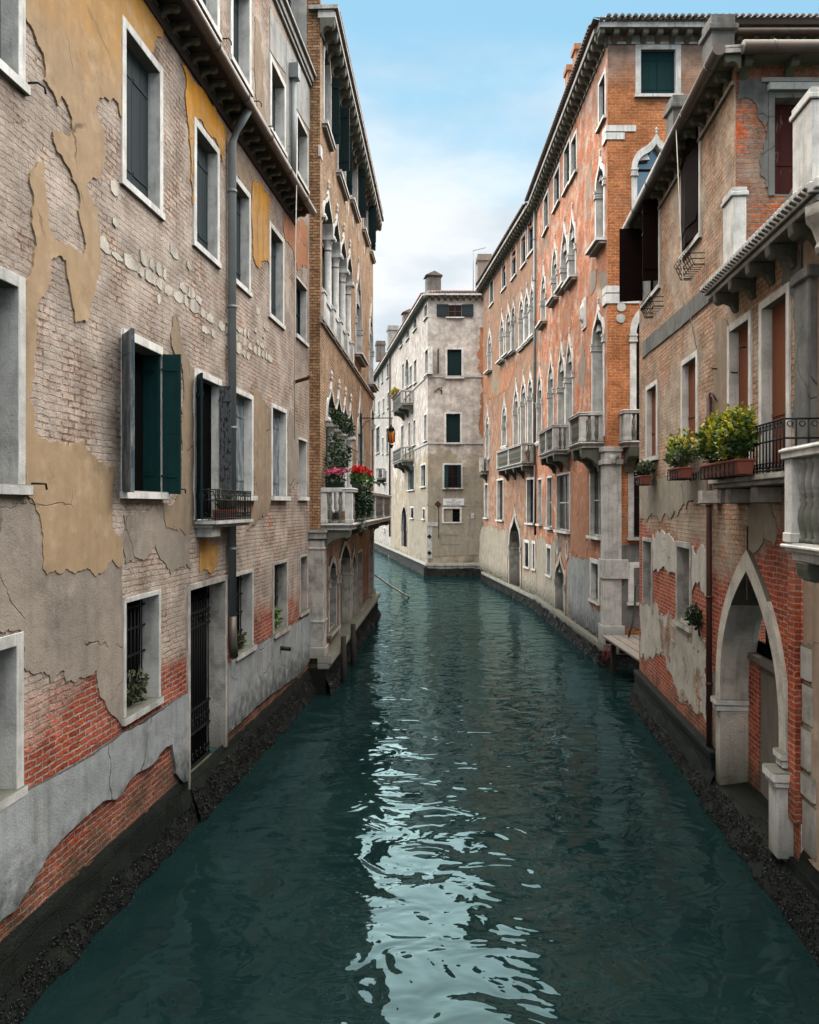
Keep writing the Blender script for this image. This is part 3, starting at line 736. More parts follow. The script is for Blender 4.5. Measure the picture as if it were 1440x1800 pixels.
# top storey
z0 = F.z(404, 107); T1 = F.rect(404, 440, -60, 107)
window(F, H, 0, 0, 0, 0, uz=(F.u(340), F.u(384), F.z(384, 72), z0 + 2.0), sill=.03, rec=.18, **kw)
window(F, H, 0, 0, 0, 0, uz=(T1[0], T1[1], T1[2], z0 + 2.0), sill=.03, rec=.2, **kw)
window(F, H, 473.5, 501, 92, 229.5, sill=.03, rec=.2, **kw)
window(F, H, 520, 540.5, 194, 307, sill=.03, rec=.2, fw=.09, **kw)
# middle storey
window(F, H, 0, 0, 0, 0, uz=(F.u(41) - 1.35, F.u(41), F.z(41, 871), F.z(41, 489)), sill=.06, rec=.3, depth=.4, fill='glass', shut='shut_grey', mat='stone_grey')
w, q = window(F, H, 213, 285, 576, 877, sill=.08, rec=.2, depth=.3, fill='none', fw=.12, jamb=False)
m = F.mb(); m.box(q[0], q[0] + (q[1] - q[0]) * .45, -.24, -.22, q[2], q[3] - .25); m.build('curtain', M['curtain'], w)
lw = .52
leaf(F, w, q[0] - .02, .03, 1, 142, .45, q[2] - .03, q[3] + .03, M['shut_blue'], True, 7, 'faded blue grey shutter')
leaf(F, w, q[1] + .01, .02, -1, 97, .26, q[2] - .03, q[3] + .02, M['shut_teal'], True, 7)
leaf(F, w, q[1] - .03, -.28, -1, 86, .28, q[2], q[3], M['shut_teal'], True, 7)
w2, q2 = window(F, H, 339.5, 388, 645, 915, sill=0, rec=.08, depth=.2, fill='none', fw=.12)
leaf(F, w2, q2[0], .03, 1, 148, .32, q2[2], q2[3], M['shut_green'], False, 3)
leaf(F, w2, q2[1], .02, -1, 100, .2, q2[2], q2[3], M['shut_peel'], True, 8, 'peeling grey shutter')
window(F, H, 409.5, 443.5, 679.5, 880, sill=.08, rec=.14, fw=.1, fill='shut', shut='shut_blue')
window(F, H, 475.5, 503, 707, 880, sill=.08, rec=.14, fw=.1, fill='shut', shut='shut_blue')
window(F, H, 524, 539.5, 768, 880, sill=.05, rec=.25, fw=.06, jamb=False, fill='shut', shut='wood_old')
# ground storey: barred windows and iron gate
window(F, H, 0, 0, 0, 0, uz=(F.u(38) - 1.2, F.u(38), F.z(36, 1400), F.z(28, 1112)), sill=.02, rec=.34, depth=.45, fill='bars', mat='stone_grey')
G = [window(F, H, 215, 280, 1052, 1276, fw=.07, sill=.03, rec=.18, depth=.45, fill='bars', mat='stone_grey'),
     window(F, H, 411, 443.5, 1008, 1162, fw=.07, sill=.06, rec=.18, depth=.45, fill='bars', mat='stone_grey'),
     window(F, H, 479, 504, 989, 1123, fw=.07, sill=.06, rec=.18, depth=.45, fill='bars', mat='stone_dirty')]
window(F, H, 526, 540, 976, 1085, fw=.07, sill=.04, rec=.15, fill='shut', shut=M['L1'], mat='stone_dirty')
u0, u1, z1 = F.u(328), F.u(397), F.z(330, 1028); zd = .55
F.holes.append((u0 + .01, u1 - .01, zd, z1 - .01))
m = F.mb(); m.box(u0, u0 + .1, -.6, .035, zd - .5, z1); m.box(u1 - .1, u1, -.6, .035, zd + .1, z1); m.box(u0 + .1, u1 - .1, -.6, .03, z1 - .1, z1); m.box(u0 + .1, u1 - .1, -.6, .03, zd - .6, zd)
D = m.build('water_door', M['stone_dirty'], H, .008)
m = F.mb(); ga, gb, gz0, gz1 = u0 + .1, u1 - .1, zd + .02, z1 - .1; rc = -.27
for k in range(15):
    a = ga + (gb - ga) * (k + .5) / 15; m.tube([(a, rc, gz0), (a, rc, gz1)], .012, 6)
for c in (gz0, gz0 + .55, gz0 + .95, gz1 - .75, gz1 - .5, gz1 - .03): m.box(ga, gb, rc - .02, rc + .02, c, c + .035)
for k in range(9):
    for c in (gz0 + .75, gz1 - .62, gz0 + .18, gz1 - .27):
        a = ga + (gb - ga) * (k + .5) / 9; r = .055
        m.tube([(a + r * math.cos(t_ * .7), rc + .015, c + r * math.sin(t_ * .7)) for t_ in range(10)], .009, 5)
m.box(ga, gb, rc - .012, rc - .006, gz0 + .55, gz0 + .95)
m.build('gate', M['iron'], D)
m = F.mb(); m.box(u0 + .1, u1 - .1, -.4, -.33, -.5, z1 - .1); m.build('interior_shade', M['room_shade'], D)  # black sheet behind the gate, darkness put into its colour
# wall
F.holes.append((F.u(473), F.u(473), 16.4, 16.4))
F.wall(H, 'wall', M['L1'], 2.0, UE + .1, .3, 19.5, cut=lambda u, z: u > F.u(473) and z > 16.4)
F.holes = []; F.arch = []
# finish coat and render, real layers of plaster
P1 = [(40, -40), (40, 28), (51, 44), (60, 65), (75, 100), (78, 122), (75, 140), (92, 165), (100, 187), (106, 168), (117, 185), (124, 207), (125, 228), (119, 241), (107, 232), (90, 232), (92, 250), (105, 272), (120, 297), (132, 325), (139, 355), (135, 370), (140, 395), (149, 430), (145, 446), (133, 440), (120, 428), (100, 425), (90, 412), (82, 390), (78, 340), (75, 288), (67, 285), (56, 297), (49, 315), (57, 345), (53, 370), (58, 410), (57, 455), (52, 480), (42, 492), (42, 868), (54, 876), (60, 895), (67, 905), (71, 935), (73, 1000), (80, 1010), (95, 1003), (105, 1008), (115, 1000), (130, 1008), (145, 1001), (165, 1013), (180, 1005), (188, 990), (195, 983), (203, 995), (213, 990), (213, 945), (200, 935), (195, 930), (195, 860), (200, 822), (190, 822), (180, 812), (155, 797), (140, 775), (107, 780), (82, 777), (57, 750), (57, 720), (47, 702), (58, 665), (61, 605), (59, 557), (62, 535), (84, 500), (86, 458), (100, 449), (113, 457), (115, 480), (122, 515), (128, 545), (130, 566), (140, 564), (150, 566), (156, 556), (160, 530), (166, 510), (173, 480), (174, 440), (172, 400), (170, 370), (158, 350), (150, 330), (158, 318), (172, 312), (180, 290), (183, 265), (180, 235), (172, 212), (166, 188), (172, 173), (182, 170), (190, 178), (197, 172), (206, 182), (210, 205), (213, 205), (213, 24), (266, 92), (270, 72), (283, 66), (285, 52), (262, 5), (235, -40)]
patch(F, H, P1, 'ochre', .022, 3, .016, label='ochre plaster with torn edges')
patch(F, H, [(-60, 872), (10, 880), (62, 880), (130, 930), (214, 940), (214, 1060), (217, 1276), (205, 1263), (190, 1250), (175, 1225), (168, 1178), (150, 1190), (135, 1197), (115, 1200), (112, 1180), (103, 1182), (88, 1202), (75, 1180), (58, 1186), (39, 1172), (38, 1112), (28, 1108), (0, 1110), (-60, 1115)], 'grey_render', .012, 5, .02)
patch(F, H, [(318, 112), (325, 130), (328, 210), (335, 300), (337, 360), (340, 360), (340, 206), (384, 268), (390, 285), (393, 262), (394, 222), (375, 185), (345, 150)], 'orange', .02, 6, label='bright orange plaster under the eaves')
patch(F, H, [(444, 316), (452, 318), (466, 338), (473, 350), (473, 465), (462, 460), (455, 470), (448, 465), (444, 420), (441, 380)], 'orange', .02, 7)
patch(F, H, [(404, 246), (412, 262), (436, 300), (440, 330), (438, 350), (430, 325), (418, 310), (404, 294)], 'tan', .02, 17)
patch(F, H, [(303, 560), (308, 552), (316, 590), (330, 635), (339, 650), (339, 920), (320, 935), (290, 930), (286, 884), (316, 868), (318, 640), (300, 605)], 'tan', .02, 8)
patch(F, H, [(444, 690), (447, 680), (455, 690), (462, 705), (476, 722), (476, 880), (470, 900), (440, 925), (434, 930), (444, 885)], 'tan', .02, 9)
patch(F, H, [(504, 735), (510, 720), (523, 765), (524, 850), (504, 862)], 'grey_render', .015, 10)
patch(F, H, [(217, 905), (284, 884), (300, 905), (338, 945), (335, 1000), (300, 1010), (285, 985), (272, 955), (262, 975), (250, 985), (220, 990)], 'grey_render', .012, 11)
patch(F, H, [(352, 950), (380, 952), (382, 985), (370, 1010), (350, 1008)], 'orange', .012, 12)
patch(F, H, [(502.5, 70), (548, 165), (548, 240), (541, 225), (520, 190), (519, 200), (513, 215), (513, 315), (508, 322), (503, 300)], 'pale_render', .015, 13, .008, label='grey cement band under the parapet')
patch(F, H, [(474, 12), (502, 69), (502, 130), (474, 88)], 'pale_render', .015, 19, .004)
patch(F, H, [(497, 392), (512, 384), (540, 396), (541, 470), (522, 474), (515, 440), (500, 420)], 'rust_stain', .012, 14)
patch(F, H, [(447, 30), (455, 40), (462, 110), (466, 200), (470, 235), (462, 240), (452, 200), (446, 120)], 'tan', .012, 18)
# plinth coat, with the torn-out brick field left open
patch(F, H, [(-60, 1452), (0, 1415), (60, 1380), (125, 1347), (200, 1298), (260, 1262), (327, 1218), (328, 1372), (318, 1375), (305, 1360), (298, 1308), (288, 1312), (262, 1345), (236, 1358), (222, 1372), (200, 1405), (176, 1408), (140, 1440), (80, 1500), (45, 1560), (20, 1600), (-60, 1660)], 'grey_cement', .045, 15, .004, name='plinth', label='blue grey cement plinth')
patch(F, H, [(397, 1166), (440, 1140), (500, 1106), (543, 1079), (543, 1160), (520, 1190), (480, 1216), (440, 1250), (397, 1290)], 'grey_cement', .045, 16, .004, name='plinth')
# white stone courses in the brick
rnd = random.Random(5); nst = 0
for z0_, p in ((8.12, .8), (8.32, .42), (8.53, .4), (8.74, .38), (8.94, .2), (7.9, .15)):
    u = F.u(170)
    while u < F.u(470):
        w_ = rnd.uniform(.16, .46); h_ = rnd.uniform(.11, .2)
        xx = F.w(u + w_ / 2, 0, 0); pxx = CX + FPX * xx.x / xx.y
        if rnd.random() < p and nst < 98 and pxx > 174 and not any(a_ - 6 < pxx < b_ + 6 and z0_ > 8.35 for a_, b_ in ((212, 284), (339, 384), (405, 439))):
            q = lambda v: rnd.uniform(0, v)
            pts = [(u + q(.05), z0_ + q(.05)), (u + w_ / 2, z0_ + q(.03) - .01), (u + w_ - q(.05), z0_ + q(.06)), (u + w_ - q(.06), z0_ + h_ - q(.05)), (u + w_ / 2, z0_ + h_ + q(.03)), (u + q(.06), z0_ + h_ - q(.04))]
            m = F.mb(); m.slab(jag(pts, .035, .008, int(u * 90)), -.01, .008 + q(.012)); m.build('stone_block', M['stone_block'], H, fixn=True); nst += 1
        u += w_ + rnd.uniform(0, .05)
# eaves
c = cornice(F, H, 3.0, F.u(519), 12.22, .4, .06, .42, .3, .16, .1, 'eave', gutter=.085, bmat='stone_grey')
m = F.mb(); m.box(3.0, F.u(519), -.02, .03, 12.02, 12.14); m.box(3.0, F.u(519), 0, .04, 12.6, 12.7); m.prism([(0, 12.5), (.44, 12.3), (.44, 12.26), (0, 12.26)], 3.0, F.u(519)); m.build('fascia', M['eave'], c)
m = F.mb(); ux = F.u(399); m.tube([(ux, .4, 12.2), (ux, .25, 11.95), (ux, .1, 11.6), (ux, .1, 3.0)], .075, 12)
for z_ in (10.7, 8.6, 6.4, 4.2): m.tube([(ux, .1, z_), (ux, .1, z_ + .05)], .088, 12)
m.build('drainpipe', M['pipe'], H)
m = F.mb(); m.tube([(ux, .1, 3.0), (ux, .11, 2.5), (ux + .05, .12, 2.25)], .08, 12); m.build('pipe_shoe', M['gutter'], H)
ux = F.u(509); m = F.mb(); m.tube([(ux, .1, F.z(509, 140)), (ux, .1, 12.5)], .07, 10); m.box(ux - .12, ux + .12, .02, .24, F.z(509, 140), F.z(509, 140) + .35); m.build('drainpipe', M['pipe'], H)
m = F.mb(); a = F.u(473); m.box(a, UE, -.4, .12, 16.3, 16.45); m.box(a, UE, -.4, .2, 16.45, 16.52); m.box(a, UE, -.4, .07, 16.2, 16.3); m.build('parapet', M['stone_grey'], H, .01)
# roof-terrace netting screen
m = F.mb(); a0, a1 = F.u(478, -.5), F.u(534, -.5); zt = 19.2
for k in range(26): u = a0 + (a1 - a0) * k / 25; m.box(u - .006, u + .006, -.51, -.49, 16.5, zt)
for k in range(30): z_ = 16.5 + (zt - 16.5) * k / 29; m.box(a0, a1, -.512, -.488, z_ - .005, z_ + .005)
m.box(a0, a1, -.56, -.55, 16.5, zt); m.build('terrace_screen', M['shut_peel'], H)
m = F.mb(); a = F.u(470); m.box(a - .03, a + .05, .02, .1, 16.6, 18.7); m.box(a - .2, a + .2, .02, .06, 17.6, 17.68); m.build('wall_anchor', M['rust'], H)
# little balcony with railing
ba, bb = F.u(341), F.u(411); zf = 5 + .02
zf = F.z(341, 917, .35)
m = F.mb(); m.box(ba, bb, -.1, .38, zf - .07, zf); m.box(ba + .05, bb - .05, -.1, .3, zf - .12, zf - .07); m.box(ba + .12, ba + .55, -.1, .26, zf - .28, zf - .12)
B = m.build('balcony', M['stone_grey'], H, .01)
m = F.mb(); rt = zf + .5
def rail(m, pts, z0, z1, step=.1, r=.009):
    for k in range(len(pts) - 1):
        a, b = Vector(pts[k]), Vector(pts[k + 1]); n = max(1, int((b - a).length / step))
        for z_ in (z0 + .03, z1, (z0 + z1) / 2 + .08): m.tube([(a.x, a.y, z_), (b.x, b.y, z_)], r * 1.3, 6)
        for j in range(n + 1):
            p = a.lerp(b, j / n); m.tube([(p.x, p.y, z0), (p.x, p.y, z1)], r, 5)
            if j < n:
                q = a.lerp(b, (j + .5) / n); d = (b - a).normalized()
                for zc in (z1 - .06, z0 + .09): m.tube([(q.x + d.x * .035 * math.cos(t_), q.y + d.y * .035 * math.cos(t_), zc + .035 * math.sin(t_)) for t_ in (0, 1, 2, 3, 4, 5, 6.28)], r * .7, 4)
rail(m, [(ba + .06, 0), (ba + .06, .34), (bb - .06, .34), (bb - .06, 0)], zf, rt)
m.build('railing', M['iron'], B)
# hinges, wall hooks
for x, y in ((50, 146), (52, 850), (308, 860), (392, 102), (400, 123), (392, 68), (447, 178), (470, 222), (506, 300), (498, 306)):
    u, z_ = F.uz(x, y); m = F.mb(); m.tube([(u, 0, z_), (u, .1, z_), (u + .1, .12, z_), (u + .12, .12, z_ - .06)], .012, 5); m.build('wall_hook', M['iron'], H)
m = F.mb(); u, z_ = F.uz(517, 672); m.tube([(u, 0, z_), (u, .35, z_ + .1), (u, .38, z_ + .16)], .045, 6); m.build('iron_stub', M['rust'], H)
m = F.mb(); u, z_ = F.uz(490, 1139); m.tube([(u, 0, z_), (u, .28, z_ - .02)], .05, 8); m.build('spout', M['iron'], H)
# foot of the wall in the water
crust(F, H, 3.0, F.u(331), [(.0, .78), (.03, .7), (.05, .5), (.09, .28), (.17, .03), (.27, -.4)], nsh=24000, zt=.34, seed=3, shell=.017)
crust(F, H, F.u(331), UE, [(-.02, .72), (.03, .62), (.07, .48), (.14, .25), (.22, .03), (.32, -.4)], nsh=15000, zt=.5, seed=13, shell=.021)
# wires across / cable
m = F.mb(); a, za = F.uz(484, 280); m.tube([(a, .5, 13.2), (a, .45, 10), (a, .44, 6.5)], .012, 5); m.build('cable', M['rope'], H)

# potted agave on the small balcony
k = thing('potted_plant', F.w((ba + bb) / 2, .18, zf), 'spiky agaves in terracotta trough on the small iron balcony', 'potted plant')
m = F.mb(); a = (ba + bb) / 2; m.prism([(.06, zf), (.04, zf + .17), (.28, zf + .17), (.26, zf)], a - .28, a + .35); m.build('pot', M['terracotta'], k, .01)
m = F.mb(); rnd = random.Random(4)
for c_ in (-.16, .06, .26):
    for j in range(16):
        th = rnd.uniform(0, 6.28); l = rnd.uniform(.22, .4); up = rnd.uniform(.5, 1.3); dx, dy = math.cos(th), math.sin(th) * .7
        p0 = Vector((a + c_, .16, zf + .15)); p1 = p0 + Vector((dx * l * .5, dy * l * .5, l * up * .7)); p2 = p0 + Vector((dx * l, dy * l, l * up)); sd = Vector((-dy, dx, 0)) * .022
        I = [m.v(*x) for x in (p0 - sd, p0 + sd, p1 + sd, p1 - sd, p2)]; m.face((I[0], I[1], I[2], I[3])); m.face((I[3], I[2], I[4]))
m.build('foliage', M['leaf_grey'], k)
# weeds in the barred windows
for (w_, q_), lab, mt, rz in ((G[0], 'dry weeds sprouting behind the bars of the low window left of the gate', 'leaf_dry', .3), (G[1], 'weeds growing on the sill of the first low window past the gate', 'leaf_dry', .16), (G[2], 'fresh green weeds filling the low window nearest the arcaded palace', 'leaf_mid', .3)):
    a = (q_[0] + q_[1]) / 2; m = F.mb(); leaves(m, (a, -.14, q_[2] + rz * .8), ((q_[1] - q_[0]) * .42, .14, rz), 260, .09, random.Random(int(a * 100)))
    rnd = random.Random(int(a * 7))
    for j in range(16): b = a + rnd.uniform(-.3, .3); m.tube([(b, -.15, q_[2]), (b + rnd.gauss(0, .08), -.12, q_[2] + rz * rnd.uniform(.8, 1.8))], .004, 4)
    tag(m.build('weed_clump', M[mt]), lab, 'weeds')

# ================================================================== ARCADED PALACE ON THE LEFT
F = FL2 = Facade(*line(-3.346, 783), 1)
ua = F.u(563); ub = F.u(656)
H = thing('arcaded_palace', F.w((ua + ub) / 2, -4, 0), 'tan brick palace on the left with arcades, columns and a flowered balcony', 'house', 'houses along the canal')
# top storey round windows with swung shutters
for x0, x1, yt, yb, l1, l2 in ((567, 580, 80, 214, 0, .24), (592, 606, 168, 300, .34, .2), (616, 627, 235, 348, 0, .3), (637, 645, 300, 400, .0, .34), (650, 655, 360, 440, .2, .0)):
    w, q = archwin(F, H, x0, x1, yt, yb, kind='round', fw=.1, sill=.12, capital=False, fill='shut', shut='shut_green', mat='stone', rec=.2)
    uc, wi, zb, zs, za = q
    if l1: leaf(F, w, uc - wi / 2 - .04, .06, 1, 95, l1, zb, zs + .15, M['shut_green'])
    if l2: leaf(F, w, uc + wi / 2 + .04, .06, -1, 95, l2, zb, zs + .15, M['shut_green'])
def arcade(xs, zb, zs, za, name, kind, colz, rec=.45, low=True, fillm='shut_green'):
    """row of arches on shared columns, xs = pixel x of the supports; the bay behind is one shuttered recess"""
    us = [F.u(x) for x in xs]; A = F.mb()
    F.holes.append((us[0], us[-1], zb, za))
    for k in range(len(us) - 1):
        a, b = us[k], us[k + 1]; uc = (a + b) / 2; fw = .07
        out = curve(kind, uc, b - a - .02, zs, za - zs - .04); inn = curve(kind, uc, b - a - 2 * fw - .06, zs, za - zs - .26)
        F.arch.append((curve(kind, uc, b - a, zs, za - zs - .05), za)); A.strip(inn, out, -.32, .05)
        for s_ in (a, b): pass
        A.lathe([(.03, za - .06), (.05, za + .02), (.015, za + .07), (.055, za + .13), (.01, za + .25)], uc, .04, 8)
    o = A.build(name, M['stone'], H, .005)
    for k, u in enumerate(us):
        end = k in (0, len(us) - 1); m = F.mb(); u_ = u + (.07 if k == 0 else -.07 if end else 0)
        m.lathe([(.15, colz), (.15, colz + .06), (.115, colz + .12), (.105, zs - .45), (.1, zs - .4), (.125, zs - .38), (.1, zs - .34), (.12, zs - .2), (.17, zs - .1), (.14, zs - .08)], u_, -.13, 14)
        m.box(u_ - .18, u_ + .18, -.3, .06, zs - .1, zs + .02)
        m.build('column', M['stone'], o)
        if low:
            m = F.mb(); m.box(u_ - .17, u_ + .17, -.3, .08, zb, colz); m.box(u_ - .2, u_ + .2, -.33, .11, colz - .1, colz - .04); m.build('pedestal', M['stone'], o, .008)
        for sx_ in (-1, 1):      # little sculpted heads on the capitals
            m = F.mb(); m.lathe([(.01, zs - .14), (.05, zs - .1), (.055, zs - .05), (.04, zs), (.01, zs + .03)], u_ + sx_ * .1, .07, 8); m.build('carving', M['stone'], o)
    if low:
        m = F.mb(); m.box(us[0], us[-1], -.12, -.02, zb, zb + .12); m.box(us[0], us[-1], -.14, 0, colz - .12, colz - .03)
        n = int((us[-1] - us[0]) / .17)
        for k in range(n): m.lathe([(.03, zb + .12), (.05, zb + .3), (.03, zb + .5), (.045, colz - .12)], us[0] + (k + .5) * (us[-1] - us[0]) / n, -.07, 8)
        m.build('balustrade', M['stone'], o)
    for k in range(len(us) - 1):
        m = F.mb(); uc = (us[k] + us[k + 1]) / 2; w_ = us[k + 1] - us[k] - .1
        planks(m, uc - w_ / 2, uc + w_ / 2, -rec, -rec + .04, zb, zs - .3 if fillm else zs, 4); m.build('shutter', M['shut_green'], o)
    m = F.mb(); m.box(us[0], us[-1], -.95, -.9, zb, za); m.build('interior_shade', M['room_shade'], o)  # one black sheet painted as the shade behind the whole arcade
    return o
z3b, z3s, z3a = F.z(566.5, 571), F.z(577, 402), F.z(577, 334)
arcade((566.5, 584, 597, 608.5, 618.5), z3b, z3s, z3a, 'upper_arcade', 'ogee', z3b + .95)
archwin(F, H, 624, 635, 459, 619, kind='ogee', fw=.1, sill=.25, fill='shut', shut='shut_green', mat='stone')
archwin(F, H, 648, 655, 530, 672, kind='ogee', fw=.1, sill=.25, fill='shut', shut='shut_green', mat='stone')
z2f = 4.55
z2s, z2a = F.z(581, 740), F.z(581, 666)
arcade((573, 588, 600, 610.5, 620), z2f, z2s, z2a, 'lower_arcade', 'ogee', z2f + .25, low=False, fillm=None)
archwin(F, H, 626.5, 637.5, 688, 880, kind='ogee', fw=.12, sill=.0, fill='shut', shut='shut_green', mat='stone')
archwin(F, H, 651, 656.5, 713, 880, kind='round', fw=.14, sill=.0, fill='glass', mat='stone')
# ground storey
archwin(F, H, 576, 590, 977, 1112, kind='round', fw=.16, sill=.1, fill='glass', mat='stone_dirty', yspr=1020)
w, q = archwin(F, H, 594.5, 615, 946, 1120, kind='pointed', fw=.17, sill=0, fill='none', mat='stone_dirty', yspr=1012, name='water_door')
m = F.mb(); m.box(q[0] - q[1] / 2, q[0] + q[1] / 2, -.3, -.25, q[2], q[3] + .2); m.build('door', M['wood_old'], w)
archwin(F, H, 616.5, 624.5, 958, 1090, kind='ogee', fw=.14, sill=.1, fill='glass', mat='stone_dirty', yspr=1000)
window(F, H, 628, 636, 968, 1075, fw=.12, mat='stone_dirty', fill='glass', sill=.15)
window(F, H, 648, 653, 958, 1050, fw=.1, mat='stone_dirty', fill='glass', sill=.15)
F.wall(H, 'wall', M['L2'], ua, ub, .6, 18.6)
FS = Facade((F.w(ua, 0, 0).x, F.w(ua, 0, 0).y), (-1, 0), -1)
if FS.n.y > 0: FS = Facade((F.w(ua, 0, 0).x, F.w(ua, 0, 0).y), (-1, 0), 1)
FS.wall(H, 'end_pier', M['L2side'], 0, .36, .6, 18.6)
m = FS.mb(); m.poly([(.36, 0, .6), (6, 0, .6), (6, 0, 18.6), (.36, 0, 18.6)]); m.build('end_wall', M['pale_render'], H, fixn=False)
e = F.w(ub, 0, 0); FB = Facade((e.x, e.y), (-1, 0), 1); m = FB.mb(); m.poly([(0, 0, .4), (8, 0, .4), (8, 0, 18.6), (0, 0, 18.6)]); m.build('back_wall', M['L2side'], H, fixn=False)
F.holes = []; F.arch = []
c = cornice(F, H, ua - .1, ub + .05, 18.0, .42, .16, .62, .4, .42, .2, 'stone_grey', frieze=.2)
m = F.mb(); m.box(ua - .15, ub + .1, -.3, .5, 18.21, 18.33); m.build('eave_board', M['stone_dirty'], c, .01)
tile_roof(F, H, ua - .1, ub, 18.35, .5, 4, .35, 'tile')
z_ = 9.98
m = F.mb(); m.box(ua - .02, ub, -.02, .1, z_, z_ + .1); m.box(ua - .02, ub, -.02, .06, z_ - .07, z_); m.build('string_course', M['stone_dirty'], H, .006)
m = F.mb()
for y, w_ in ((264, .5), (480, .0)):
    if w_: z_ = F.z(564, y); m.box(ua - .03, ua + .3, -.05, .02, z_ - .22, z_ + .1)
m.build('quoin', M['stone'], H, .006)
for x, y in ((607, 352), (620, 390), (630, 415), (612, 370), (640, 440)):
    u, z_ = F.uz(x, y); m = F.mb(); m.slab([(u, z_ - .28), (u + .12, z_), (u, z_ + .28), (u - .12, z_)], -.01, .02); m.build('stone_lozenge', M['stone'], H)
# ground pilaster
u0 = ua; zt = 4.35
m = F.mb(); m.box(u0 - .12, u0 + .5, -.45, .1, 1.05, zt - .25); m.box(u0 - .2, u0 + .58, -.5, .18, zt - .06, zt + .03); m.box(u0 - .17, u0 + .55, -.5, .15, zt - .22, zt - .06); m.box(u0 - .15, u0 + .53, -.5, .13, zt - .5, zt - .45)
m.box(u0 - .16, u0 + .55, -.5, .15, .95, 1.25); m.box(u0 - .14, u0 + .53, -.48, .125, 1.9, 1.96); m.build('corner_pilaster', M['stone_dirty'], H, .012)
m = F.mb(); uu = F.u(652); m.box(uu - .25, uu + .25, -.1, .14, 1.0, zt - .1); m.box(uu - .32, uu + .32, -.1, .2, 1.0, 1.3); m.build('corner_pilaster', M['stone_dirty'], H, .012)
m = F.mb(); m.box(ua - .2, ub, -.05, .34, .82, 1.02); m.box(ua - .2, ub, -.05, .26, .68, .82); m.build('ledge', M['stone_dirty'], H, .015)
m = F.mb(); m.box(ua - .22, ub, -.6, .18, -.6, .69); m.build('foundation_wall', M['quay'], H)
crust(F, H, ua - .25, ub + .1, [(.2, .7), (.2, .5), (.24, .25), (.34, .02), (.44, -.4)], nsh=7000, zt=.5, seed=23, shell=.035)
m = F.mb(); uu = F.u(606)
for q_ in (F.u(604, .45), F.u(621, .45)): m = F.mb(); m.tube([(q_, .45, -.5), (q_, .45, 1.3)], .08, 8); m.build('mooring_post', M['timber'], H)
# balcony
balc = balcony(F, H, ua + .12, F.u(655) , 4.55, .85, .95, corb=(ua + .4, ua + 5.2, ua + 10, F.u(654) - .2), ch=.5, cw=.35, mat='stone', ped=(ua + 3.5, ua + 7.5, ua + 11.5), step=.24, label='long white stone balcony')
m = F.mb(); m.box(F.u(631.5) - .18, F.u(631.5) + .18, .06, .1, 5.6, 8.6); m.build('open_shutter', M['shut_green'], H)

# plants on the balcony
def planter(F, u, off, z, name, label, cat, wl, boxmat, parts, group=None, hang=True, horiz=True):
    k = thing(name, F.w(u, off, z), label, cat, group)
    m = F.mb(); m.prism([(off - .09, z), (off - .12, z + .2), (off + .12, z + .2), (off + .09, z)], u - wl / 2, u + wl / 2); m.box(u - wl / 2 - .01, u + wl / 2 + .01, off - .135, off + .135, z + .17, z + .205); m.build('trough', M[boxmat], k, .008)
    for nm, mt, c_, rad, n, sz, dr in parts:
        m = F.mb(); leaves(m, (u + c_[0], off + c_[1], z + c_[2]), rad, n, sz, random.Random(int(abs(u * 100 + n))), dr); m.build(nm, M[mt], k)
    return k
zb_ = 5.5
e0 = ua + .25
k = planter(F, e0, .5, zb_, 'flower_box', 'dark flower box of pink cyclamen on the balcony end', 'flower box', .0 + .34, 'plastic', [])
for ch in list(k.children): bpy.data.objects.remove(ch)
m = F.mb(); m.box(e0 - .12, e0 + .12, .12, .62, zb_, zb_ + .2); m.build('trough', M['plastic'], k, .01)
m = F.mb(); leaves(m, (e0 - .04, .38, zb_ + .22), (.22, .34, .14), 420, .08, random.Random(1)); m.build('foliage', M['leaf_dark'], k)
m = F.mb(); leaves(m, (e0 - .08, .38, zb_ + .42), (.16, .34, .12), 260, .07, random.Random(2)); m.build('blossom', M['pink'], k)
m = F.mb(); leaves(m, (e0 - .14, .4, zb_ + .2), (.12, .36, .1), 60, .045, random.Random(3)); m.build('white_blossom', M['whitefl'], k)
for du, lab, lab2 in ((1.3, 'bushy box of red geraniums trailing greenery over the balcony front', 'flower box'), (3.2, 'further box of red geraniums behind the bushy one on the balcony', 'flower box')):
    k = planter(F, e0 + du, .82, zb_, 'flower_box', lab, lab2, .9, 'plastic', [
        ('foliage', 'leaf_mid', (0, .05, .25), (.6, .28, .26), 900, .09, 0), ('trailing_foliage', 'leaf_dark', (0, .12, -.35), (.5, .2, .6), 1300, .08, .8), ('blossom', 'red', (0, .05, .52), (.62, .25, .15), 900, .06, 0), ('white_blossom', 'whitefl', (0, .2, .12), (.5, .14, .16), 70, .05, 0)])
m = F.mb(); rnd = random.Random(9)
for j in range(11): leaves(m, (e0 + .2 + j * .3, .22 + .1 * math.sin(j), 6.1 + .55 * abs(math.sin(j * 1.3))), (.22, .2, .5), 150, .09, rnd, .2)
tag(m.build('climbing_plant', M['leaf_dark']), 'leafy climber growing up the columns of the flowered balcony', 'plant')
m = F.mb()
for j in range(8): leaves(m, (F.u(577) + j * .52, .2, 7.62 - .1 * (j % 2)), (.3, .16, .26), 150, .1, rnd, .2)
m.tube([(F.u(576), .12, 7.0), (F.u(590), .16, 6.9), (F.u(606), .16, 6.95), (F.u(624), .12, 7.0)], .02, 5)
tag(m.build('leaf_garland', M['leaf_dark']), 'dark leafy garland strung across the column capitals of the brick palace', 'garland')
m = F.mb(); leaves(m, (ua + 2.0, .86, 4.42), (.5, .14, .2), 260, .09, rnd, .4); tag(m.build('hanging_weeds', M['leaf_grey']), 'weeds hanging from the balcony slab below the geraniums', 'weeds')
